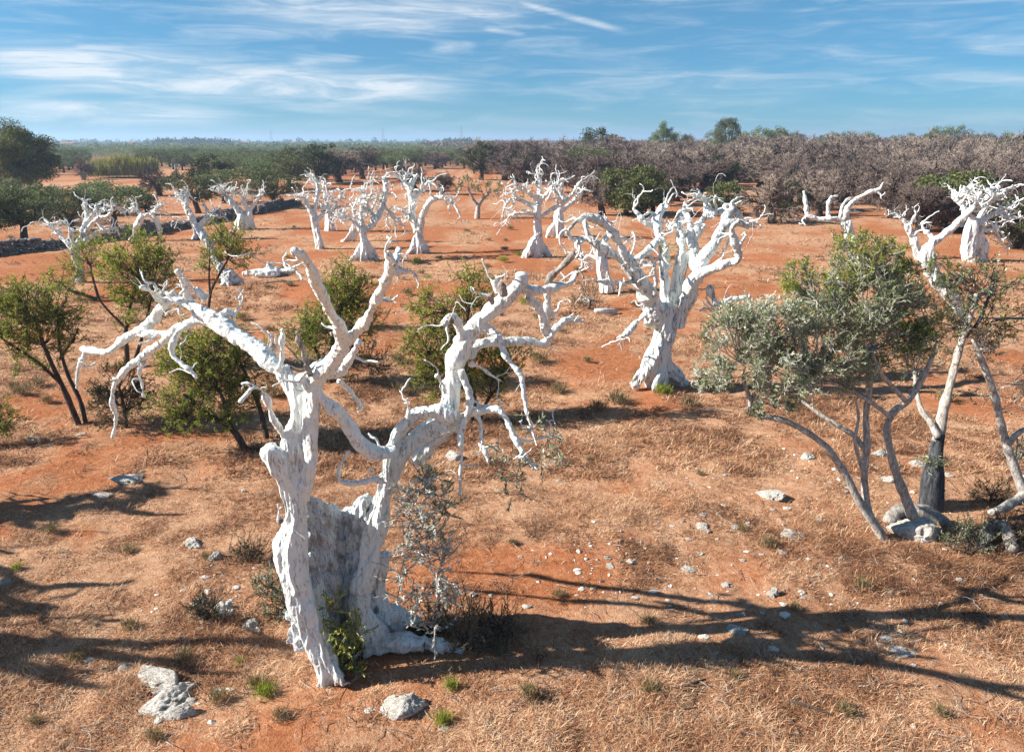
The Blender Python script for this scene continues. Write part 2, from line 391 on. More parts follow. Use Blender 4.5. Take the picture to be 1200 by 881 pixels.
gme = mesh_np('ground', np.stack([xx, yy, Z], 1), [np.stack([ii, ii + 1, ii + nx + 1, ii + nx], 1)], dryness(xx, yy), True)
g = link('ground', gme, M_GROUND); g['kind'] = 'structure'

# the air over the plain
bm = bmesh.new(); bmesh.ops.create_cube(bm, size=1)
for v in bm.verts: v.co = ((v.co.x) * 10800, v.co.y * 6500 + 3150, v.co.z * 36 + 17)
hme = bpy.data.meshes.new('haze'); bm.to_mesh(hme); bm.free(); hz = link('haze', hme, None); hz['kind'] = 'stuff'
hm = bpy.data.materials.new('haze_air'); hm.use_nodes = True; hm.node_tree.nodes.clear()
hv = hm.node_tree.nodes.new('ShaderNodeVolumePrincipled'); ho = hm.node_tree.nodes.new('ShaderNodeOutputMaterial')
hv.inputs['Color'].default_value = (0.55, 0.76, 1.0, 1); hv.inputs['Density'].default_value = HAZE_DENSITY = 0.00048; hv.inputs['Anisotropy'].default_value = 0.2
hm.node_tree.links.new(hv.outputs[0], ho.inputs['Volume']); hme.materials.append(hm)

# ------------------------------------------------------------------ white limewashed dead olives
def place_paths(paths, Y0, seed, spread):
    """paths: (part, [(px,py,r_px)..], d0, d1) -> list of (part, points3d, radii_m)"""
    rng = random.Random(seed); placed = []; out = []
    for part, pts, d0, d1 in paths:
        pts = np.array(pts, float)
        if d0 is None:
            if placed:
                A = np.vstack(placed); k = np.argmin((A[:, 0] - pts[0, 0]) ** 2 + (A[:, 1] - pts[0, 1]) ** 2); d0 = A[k, 2]
            else: d0 = 0.0
        L = np.concatenate([[0], np.cumsum(np.hypot(*np.diff(pts[:, :2], axis=0).T))]); L /= L[-1] + 1e-9
        if d1 is None: d1 = d0 + rng.uniform(-1, 1) * spread * np.hypot(*(pts[-1, :2] - pts[0, :2])) / F * Y0
        s = catmull(np.column_stack([pts, d0 + (d1 - d0) * L ** 1.2]), 6); s[:, 2] = np.maximum(s[:, 2], .4)
        placed.append(s[:, [0, 1, 3]])
        P = []; R = []
        for x, y, r, d in s:
            p, t = at(x, y, Y0 + d); P.append(p); R.append(r * t / F)
        out.append((part, np.array(P), np.array(R)))
    return out
def curly(rng, p, d, L, r, n=9, curl=.42, droop=0.0):
    d = d / (np.linalg.norm(d) + 1e-9); P = [p]; st = L / n; ax = rand_dirs(rng, 1)[0]
    for k in range(n):
        ax = ax + rng.normal(size=3) * .5; ax /= np.linalg.norm(ax)
        d = d + np.cross(ax, d) * curl * .5 + rng.normal(size=3) * .30 + np.array([0, 0, -droop]); d /= np.linalg.norm(d); P.append(P[-1] + d * st)
    return np.array(P), np.linspace(r, r * .5, n + 1)
def twigs_on(rng, limbs, n, L, sub=2, rmul=.5, curl=.42):
    """secondary crooked branches growing from limbs: tubes list"""
    res = []
    for P, R in limbs:
        m = max(1, int(round(n * rng.uniform(.6, 1.3))))
        for _ in range(m):
            k = int(rng.uniform(.35, 1.0) * (len(P) - 1)); t = P[min(k + 1, len(P) - 1)] - P[max(k - 1, 0)]; t /= np.linalg.norm(t) + 1e-9
            d = rand_dirs(rng, 1)[0] + t * .6 + np.array([0, 0, .25]); l = L * rng.uniform(.5, 1.3); r = min(R[k] * rmul, .05 * L + .008)
            Q, q = curly(rng, P[k], d, l, r, 11, curl); res.append((Q, q, True))
            for _s in range(rng.integers(0, sub + 1)):
                j = rng.integers(2, len(Q)); Q2, q2 = curly(rng, Q[j], rand_dirs(rng, 1)[0] + (Q[-1] - Q[0]) / l, l * .5, q[j] * .7, 7, curl); res.append((Q2, q2, False))
    return res
def foliage_on(rng, pts, n_shoot, L, leaf, nl=14, up=.3, tint=(0.2, 1.0)):
    """leafy shoots: from each point, shoots with leaves; returns (leafV, leafF, tint), (stickV, stickF)"""
    A = []; Bv = []; LP = []; LD = []
    for p in pts:
        for _ in range(n_shoot):
            d = rand_dirs(rng, 1)[0]; d[2] = d[2] * .8 + up; d /= np.linalg.norm(d); q = p + rng.normal(size=3) * L * .12; l = L * rng.uniform(.5, 1.2)
            mid = q + d * l * .5; d2 = d + rng.normal(size=3) * .25; e = mid + d2 / np.linalg.norm(d2) * l * .5
            A += [q, mid]; Bv += [mid, e]
            ts = rng.uniform(.15, 1, nl); pos = np.where(ts[:, None] < .5, q + (mid - q) * ts[:, None] * 2, mid + (e - mid) * (ts[:, None] - .5) * 2)
            LP.append(pos); LD.append(rand_dirs(rng, nl) * .75 + d2)
    LP = np.vstack(LP); LD = np.vstack(LD); n = len(LP)
    V, Fq = leaf_quads(LP, LD, leaf * rng.uniform(.6, 1.25, n), leaf * rng.uniform(.24, .36, n), rng)
    t = np.repeat(np.clip(rng.normal((tint[0] + tint[1]) / 2, (tint[1] - tint[0]) / 3, n), 0, 1), 4)
    return (V, Fq, t), sticks(A, Bv, np.full(len(A), .006), np.full(len(A), .004))

def dead_tree(base, paths, label, seed=1, rt=.9, rl=.76, spread=.35, ntw=2.0, Ltw=.55, mats=None, sprouts=None, part_twigs=True, group='white limewashed dead olive trees', voxel_px=.75, name='dead_olive_tree', fine_tw=True, curl=.42, rough=False):
    G0 = ground_at(*base); Y0 = G0[1]; org = Vector((G0[0], G0[1], gz(G0[0], G0[1])))
    rng = np.random.default_rng(seed); px_m = Y0 / F
    root = thing(name, label, 'tree', org, group); o3 = np.array(org)
    pl = place_paths(paths, Y0, seed, spread); parts = {}; limbs = []
    for i, (part, P, R) in enumerate(pl):
        if part == 'knot': part = 'knot#%d' % i
        R = R * (rt if part == 'trunk' else 1 if part == 'heartwood' else rl)
        parts.setdefault(part, []).append((P - o3, R, i))
        if part not in ('trunk', 'heartwood', 'snag', 'knot') and len(P) > 6: limbs.append((P - o3, R))
    for part, lst in parts.items():
        geo = Geo(); thin = Geo(); nth = 0
        for P, R, i in lst:
            big = R.mean() > 2.1 * px_m * .9
            tgt = geo if R.mean() > voxel_px * px_m * 1.9 else thin
            tgt.tube(P, R, 16 if part in ('trunk', 'heartwood') else 10, (.16 if part == 'trunk' else 0 if part == 'heartwood' else .08), seed + i, knob=.14 if part == 'trunk' else 0 if part == 'heartwood' else .26, twist=2.4, kink=0 if part in ('trunk', 'heartwood') else .55)
            nth += tgt is thin
        base_name = part.split('#')[0]
        m = (mats or {}).get(base_name, M_LIME_ROUGH if rough else M_LIME)
        if geo.n:
            me = remesh(geo, voxel_px * px_m, 3)
            displace(me, [(2.4, 1.5, .03, False), (9, 2.0, .017, True), (4.5, .9, .045 if rough else 0, True), (26, 6, .009, True), (60, 30, .003, False)] if base_name == 'trunk' else [(2.2, 1.2, .03, False), (12, .9, .035, True), (30, 2.5, .013, True)] if base_name == 'heartwood' else [(5, 5, .03 if rough else .006, False), (7, 7, .014, False), (20, 20, .006, True)])
            me.name = base_name
            if nth:
                bm = bmesh.new(); bm.from_mesh(me); tm = thin.mesh('t', True); bm.from_mesh(tm); bm.to_mesh(me); bm.free(); bpy.data.meshes.remove(tm)
        else: me = thin.mesh(base_name, True)
        link(base_name, me, m, root)
    if part_twigs and limbs:
        made = []
        for fine in (0, 1) if fine_tw else (0,):
            for k, (Q, q, own) in enumerate(twigs_on(rng, limbs, ntw * (.7 if fine else 1), Ltw * (1.1 if fine else 1), 1 if fine else 2, .2 if fine else .55, curl)):
                if own or not made: made.append(Geo())
                if fine: made[-1].tube(Q, np.linspace(1, .5, len(q)) * (.0045 + .07 * px_m), 4, 0, k)
                else: made[-1].tube(Q, np.maximum(q * (1.0 if rough else .8), .006 + (.30 if rough else .10) * px_m), 6, .1, k, knob=.3, kink=.8)
        for geo in made[:100]: link('twig', geo.mesh('twig', True), M_LIME_CLEAN, root)
    for sp in sprouts or []:
        pts, nsh, L, leaf, m, dd = sp
        P = [np.array(at(x, y, Y0 + dd)[0]) - o3 for x, y in pts]
        (V, Fq, t), (sv, sf) = foliage_on(rng, P, nsh, L, leaf)
        fo = link('foliage', mesh_np('foliage', np.vstack([V, sv]), [Fq, sf + len(V)], np.concatenate([t, np.full(len(sv), .3)])), m, root)
        fo.data.materials.append(M_GREYWOOD); mi = np.zeros(len(Fq) + len(sf), np.int32); mi[len(Fq):] = 1; fo.data.polygons.foreach_set('material_index', mi)
    return root

T = 'trunk'
# --- the big two-stemmed tree in the foreground
main = [
 (T, [(388,802,25),(381,776,24),(369,744,24),(352,692,24),(341,645,28),(348,605,25),(345,565,30),(346,530,30),(352,490,23),(345,455,21),(327,432,16)], 0, .25),
 (T, [(340,570,16),(328,545,18),(318,528,17)], .05, 0),
 (T, [(352,585,14),(364,540,13),(363,495,14),(366,455,15),(374,436,17),(388,428,15)], .1, 0),
 (T, [(352,745,9),(348,734,10),(350,715,9)], .35, .3),
 (T, [(372,806,8),(376,790,10),(374,765,12)], -.1, 0),
 (T, [(412,800,5),(402,797,9),(392,780,13),(384,760,13)], -.15, 0),
 (T, [(396,800,9),(386,777,11),(374,745,12),(362,705,12)], -.1, 0),
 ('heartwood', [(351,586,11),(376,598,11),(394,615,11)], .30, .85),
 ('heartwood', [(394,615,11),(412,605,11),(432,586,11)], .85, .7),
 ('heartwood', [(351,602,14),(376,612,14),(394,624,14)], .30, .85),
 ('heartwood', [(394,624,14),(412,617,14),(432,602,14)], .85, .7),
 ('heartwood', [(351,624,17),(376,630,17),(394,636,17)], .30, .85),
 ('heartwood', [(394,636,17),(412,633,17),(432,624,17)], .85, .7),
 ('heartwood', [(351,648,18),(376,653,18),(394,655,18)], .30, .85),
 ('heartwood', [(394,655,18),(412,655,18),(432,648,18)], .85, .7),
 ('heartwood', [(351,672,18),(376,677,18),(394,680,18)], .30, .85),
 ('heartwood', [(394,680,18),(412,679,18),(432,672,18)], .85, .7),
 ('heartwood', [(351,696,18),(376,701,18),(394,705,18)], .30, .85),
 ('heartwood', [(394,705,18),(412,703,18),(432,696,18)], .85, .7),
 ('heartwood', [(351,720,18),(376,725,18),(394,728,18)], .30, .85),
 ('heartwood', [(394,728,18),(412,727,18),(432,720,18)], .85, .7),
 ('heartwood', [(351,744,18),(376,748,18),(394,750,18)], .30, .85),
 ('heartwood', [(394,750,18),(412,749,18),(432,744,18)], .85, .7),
 (T, [(384,790,8),(378,750,11),(372,700,12),(368,650,11),(364,612,10)], .2, .45),
 (T, [(432,770,9),(426,735,12),(424,690,12),(428,640,11),(434,600,10)], .4, .65),
 (T, [(446,760,20),(438,740,20),(424,715,17),(425,690,20),(431,664,20),(440,636,20),(443,605,19),(448,580,18),(458,551,18),(474,526,19),(498,505,20),(520,495,21),(528,470,18),(531,448,15)], .5, .8),
 (T, [(470,735,14),(452,712,13),(444,690,14),(450,650,13)], .75, .7),
 (T, [(445,755,16),(478,752,14),(515,756,8),(540,762,4)], .5, .45),
 (T, [(445,725,16),(468,718,14),(496,733,9),(520,742,5)], .7, .9),
 (T, [(425,757,8),(410,772,6),(400,785,4)], .45, .2),
 (T, [(452,560,14),(458,528,13),(470,503,14),(490,486,14),(515,483,14),(528,490,14)], .6, .6),
 (T, [(490,540,12),(510,515,13),(532,498,14)], .95, .9),
 ('limb#a', [(334,436,14),(322,428,15.5),(307,414,15.5),(280,394,15.5),(252,375,15.5),(228,360,13),(204,353,11),(185,362,10),(170,383,9),(150,394,7.5),(126,413,6.5),(97,409,5.5)], .25, 1.7),
 ('limb#a', [(242,373,9),(226,377,8.5),(212,383,8),(193,399,7),(172,414,7),(148,432,6.5),(136,448,5.5),(132,469,4),(136,491,3),(132,514,1.5)], None, 1.5),
 ('limb#a', [(104,410,4.5),(97,419,3.5),(92,435,3),(90,455,1.6)], None, 1.8),
 ('limb#a', [(168,424,5),(163,438,4.2),(166,450,3.5),(169,464,2.8)], None, 1.1),
 ('limb#a', [(228,378,6),(208,391,5.2),(200,414,4.6),(212,426,4.2),(222,432,3.4),(231,443,2.4)], None, .6),
 ('limb#a', [(192,356,8),(180,344,6.5),(166,337,5)], None, .6),
 ('limb#a', [(222,350,8),(216,334,6),(209,318,4)], None, .6),
 ('limb#a', [(240,352,9),(234,345,6),(229,339,5)], None, None),
 ('limb#a', [(262,367,10),(268,364,7),(276,370,5)], None, None),
 ('limb#a', [(200,391,6),(180,391,5.5),(163,393,5)], None, 1.1),
 ('limb#a', [(206,352,9),(198,345,7),(192,343,4)], None, None),
 ('limb#b', [(368,440,18),(384,430,17),(396,416,14),(402,402,13),(390,372,9.5),(374,340,9),(362,313,9.5),(355,301,8),(344,294,6.5)], .0, -1.5),
 ('limb#b', [(400,410,11),(412,392,11),(427,375,10),(442,352,9),(454,328,9),(460,311,10),(455,296,6)], None, -1.0),
 ('limb#b', [(460,312,7),(465,300,5),(467,291,4)], None, -.1),
 ('limb#b', [(459,318,8),(468,316,6),(476,318,3)], None, None),
 ('limb#b', [(380,440,11),(398,436,11),(410,420,8),(420,400,6)], .2, 0),
 ('limb#b', [(355,302,4),(346,306,2.5),(338,305,1.6),(331,309,1)], None, None),
 ('limb#b', [(398,446,5),(414,462,4),(424,478,3)], .25, .5),
 ('limb#c', [(352,440,10),(371,460,10.5),(396,485,11),(417,512,12),(434,527,13),(458,530,13)], -.05, .45),
 ('limb#c', [(411,528,3.5),(398,545,3.4),(399,562,3.6),(419,566,4.6),(438,562,5),(452,566,4)], .3, .3),
 ('limb#d', [(326,436,8),(330,420,5.4),(330,402,5),(331,386,4.6)], .2, .1),
 ('limb#d', [(336,518,6),(320,490,5.2),(311,462,5),(299,453,5),(282,471,4)], .1, -.3),
 ('limb#e', [(529,458,16),(530,428,17),(540,402,16),(556,378,15),(576,356,14.5),(594,341,14),(608,328,13),(609,320,10)], .8, .85),
 ('limb#e', [(540,402,13),(536,380,9),(529,373,8),(519,380,4.5)], None, .5),
 ('limb#e', [(585,342,8),(580,334,7),(577,330,5)], None, None),
 ('limb#e', [(604,338,10),(634,340,8),(653,335,7),(668,330,6),(676,318,4.2)], None, 1.3),
 ('limb#e', [(616,348,7),(630,363,6.5),(638,380,6.5),(643,394,6),(637,405,7)], None, 1.4),
 ('limb#e', [(642,340,6),(642,356,6.5),(643,378,7),(642,398,7)], 1.1, 1.4),
 ('limb#e', [(548,418,11),(563,405,9.5),(590,402,8.5),(618,401,7.5),(636,405,7.5),(648,388,6.4),(662,376,5.6),(674,374,4.5),(686,377,2.8)], .9, 1.7),
 ('limb#e', [(555,378,7),(571,384,6.5),(586,400,6.2),(597,424,5.6),(610,442,4.8),(614,465,3.4),(620,491,3.2),(629,522,1.8)], .8, .45),
 ('limb#e', [(540,434,7),(549,460,6.5),(549,482,6.8),(543,500,8)], .65, .6),
 ('limb#f', [(532,496,12),(550,485,8.5),(567,480,7.5),(585,482,7),(597,496,6.6),(605,517,6.2),(619,540,5.2),(632,551,3.6)], .7, .35),
 ('limb#f', [(556,482,6),(563,498,5.4),(565,518,3.6),(573,545,1.5)], None, None),
 ('limb#f', [(538,500,7),(541,530,4.6),(539,556,4.4),(539,579,3.6)], .6, .5),
 ('limb#f', [(522,460,6),(518,449,5),(512,439,4)], .6, .4),
 ('limb#f', [(552,426,4),(566,431,3.4),(578,441,2.6),(590,447,1.8)], .8, .9),
 ('limb#f', [(480,490,5),(478,478,4),(477,467,3.2)], .55, .5),
 ('limb#f', [(605,515,2.5),(620,517,2),(640,512,2),(660,514,1.4)], None, .7),
 ('snag', [(364,437,6),(357,420,5),(352,402,4.6),(349,388,3.4)], -.05, -.15),
 ('snag', [(352,425,2.2),(342,412,1.6),(334,404,1)], -.1, -.2),
 ('knot', [(192,352,6),(190,345,5.5),(189,341,4)], 1.2, 1.15),
 ('knot', [(207,350,6),(205,345,5.5)], 1.1, 1.05),
 ('knot', [(590,345,7),(588,337,6),(587,333,4)], .6, .55),
 ('knot', [(577,354,6),(574,346,5)], .6, .55),
 ('knot', [(365,441,7),(360,433,6),(358,428,4)], -.1, -.15),
 ('knot', [(530,377,5),(527,372,4)], .4, .35),
 ('knot', [(462,312,6),(464,307,5)], -1.0, -1.05),
 ('knot', [(322,408,5),(319,404,4)], .1, .05),
 ('knot', [(330,610,6),(325,612,5)], -.05, -.1),
 ('grey_limb', [(640,332,6.2),(656,313,6),(673,298,4.6)], 1.1, 1.0),
 ('grey_limb', [(672,325,3),(680,318,2.6),(684,326,2)], 1.3, 1.2),
]
dead_tree((386, 797), main, 'huge two stemmed white dead olive with drooping limbs, nearest in the field', 3, .655, .66, .3, .22, .3,
  {'snag': M_GREYWOOD, 'heartwood': M_LIME_WORN_SHADE, 'grey_limb': M_GREYWOOD, 'knot': M_GREYWOOD},
  sprouts=[([(478,600),(495,575),(505,612),(482,640),(470,672),(498,655),(515,690),(490,705),(470,700),(520,655),(505,730),(530,700),(488,590),(500,630),(480,615),(512,670)], 13, .28, .055, M_LIMELEAF, .05),
           ([(508,565),(515,580),(498,560),(520,600),(505,585),(515,625)], 7, .22, .065, M_SILVER, .3),
           ([(395,735),(408,760),(400,780),(420,745),(388,712),(415,780),(402,748),(412,735)], 11, .24, .055, M_GREEN, .05),
           ([(600,545),(612,558),(600,580),(640,528),(655,520),(590,535),(650,540),(625,500),(604,565),(634,540)], 5, .24, .055, M_SILVER, .4)], voxel_px=1.15, name='dead_olive_tree')

# --- the second tree
second = [
 (T, [(771,455,22),(768,435,20),(774,412,19),(782,391,20),(780,372,23),(785,358,18)], 0, 0),
 (T, [(742,453,10),(752,440,12),(762,424,14),(772,405,14)], -.2, -.1),
 (T, [(808,455,9),(797,446,11),(784,432,13),(780,415,12)], .2, 0),
 (T, [(770,458,9),(772,447,9),(777,436,10)], -.45, -.2),
 (T, [(788,366,13),(780,340,13),(777,318,12),(776,308,11)], .2, .35),
 (T, [(794,356,13),(795,332,12),(797,310,11),(801,298,9)], .35, .5),
 (T, [(760,372,12),(774,378,14)], -.1, 0),
 ('limb#a', [(770,374,16),(756,346,15),(743,320,11.5),(731,297,9.5),(720,277,8.5),(706,261,8),(691,254,7),(678,258,5.5),(667,270,3.5)], None, -1.2),
 ('limb#a', [(746,330,9),(729,307,8),(711,292,7.5),(690,280,6),(672,281,4.5),(662,268,2.6)], None, -.6),
 ('limb#a', [(766,339,5.5),(752,329,5),(726,332,4.6),(702,329,3.6),(686,325,2)], -.3, -.9),
 ('limb#a', [(767,345,4),(768,325,3.6),(763,300,3)], -.5, -.9),
 ('limb#b', [(795,380,15),(806,350,13),(814,328,11.5),(830,317,8.5),(850,309,7.5),(866,301,6.5),(862,284,5.5),(859,268,4.5),(866,258,2.6)], None, -.9),
 ('limb#b', [(815,330,10.5),(825,306,10),(838,287,9.5),(848,266,8.5),(862,262,6.5),(876,264,5),(887,266,3)], None, .2),
 ('limb#b', [(846,272,7),(850,254,6.5),(858,246,5.5),(868,254,4),(876,268,2.4)], None, .6),
 ('limb#b', [(829,336,6),(836,350,5.5),(842,358,5),(856,352,4.2),(879,347,2.6)], None, -.5),
 ('limb#c', [(815,324,9),(813,296,8),(818,268,7.5),(834,252,7),(850,249,5.5),(860,254,3)], .2, 1.2),
 ('limb#c', [(832,252,6),(829,244,5.5),(826,233,4.5),(832,236,3)], None, None),
 ('limb#c', [(800,300,8),(797,275,6.5),(794,264,6),(800,248,4.5),(802,237,3)], .5, 1.1),
 ('limb#c', [(808,290,6),(807,268,5.2),(804,252,4)], .4, .9),
 ('limb#d', [(780,315,9),(777,290,8.5),(772,272,8),(770,256,7.5),(774,243,7)], .35, .9),
 ('limb#d', [(770,268,6.5),(756,261,5.5),(749,251,5),(742,245,3.5),(748,238,2)], None, None),
 ('limb#d', [(773,280,6.5),(756,297,6),(741,303,5),(734,300,3)], .5, .1),
 ('limb#d', [(782,270,5.5),(786,266,5),(795,266,4),(800,278,3.5)], .6, .3),
 ('limb#d', [(774,246,5),(782,242,3.6),(778,236,2.4)], None, None),
 ('limb#e', [(760,364,7),(749,374,6),(738,386,5),(727,395,2.6)], None, -.5),
 ('limb#e', [(765,335,4),(770,345,4),(764,352,4),(756,357,5)], -.5, -.2),
]
dead_tree((772, 455), second, 'white dead olive with swollen trunk and many curled limbs, left of the silvery leafed olive', 5, .64, .66, .3, 3.4, .6,
  sprouts=[([(781,300),(780,292)], 5, .3, .06, M_GREEN, .1), ([(757,395),(748,415),(760,385)], 5, .25, .05, M_SILVER, -.2)], voxel_px=.9, curl=.45, rough=True)

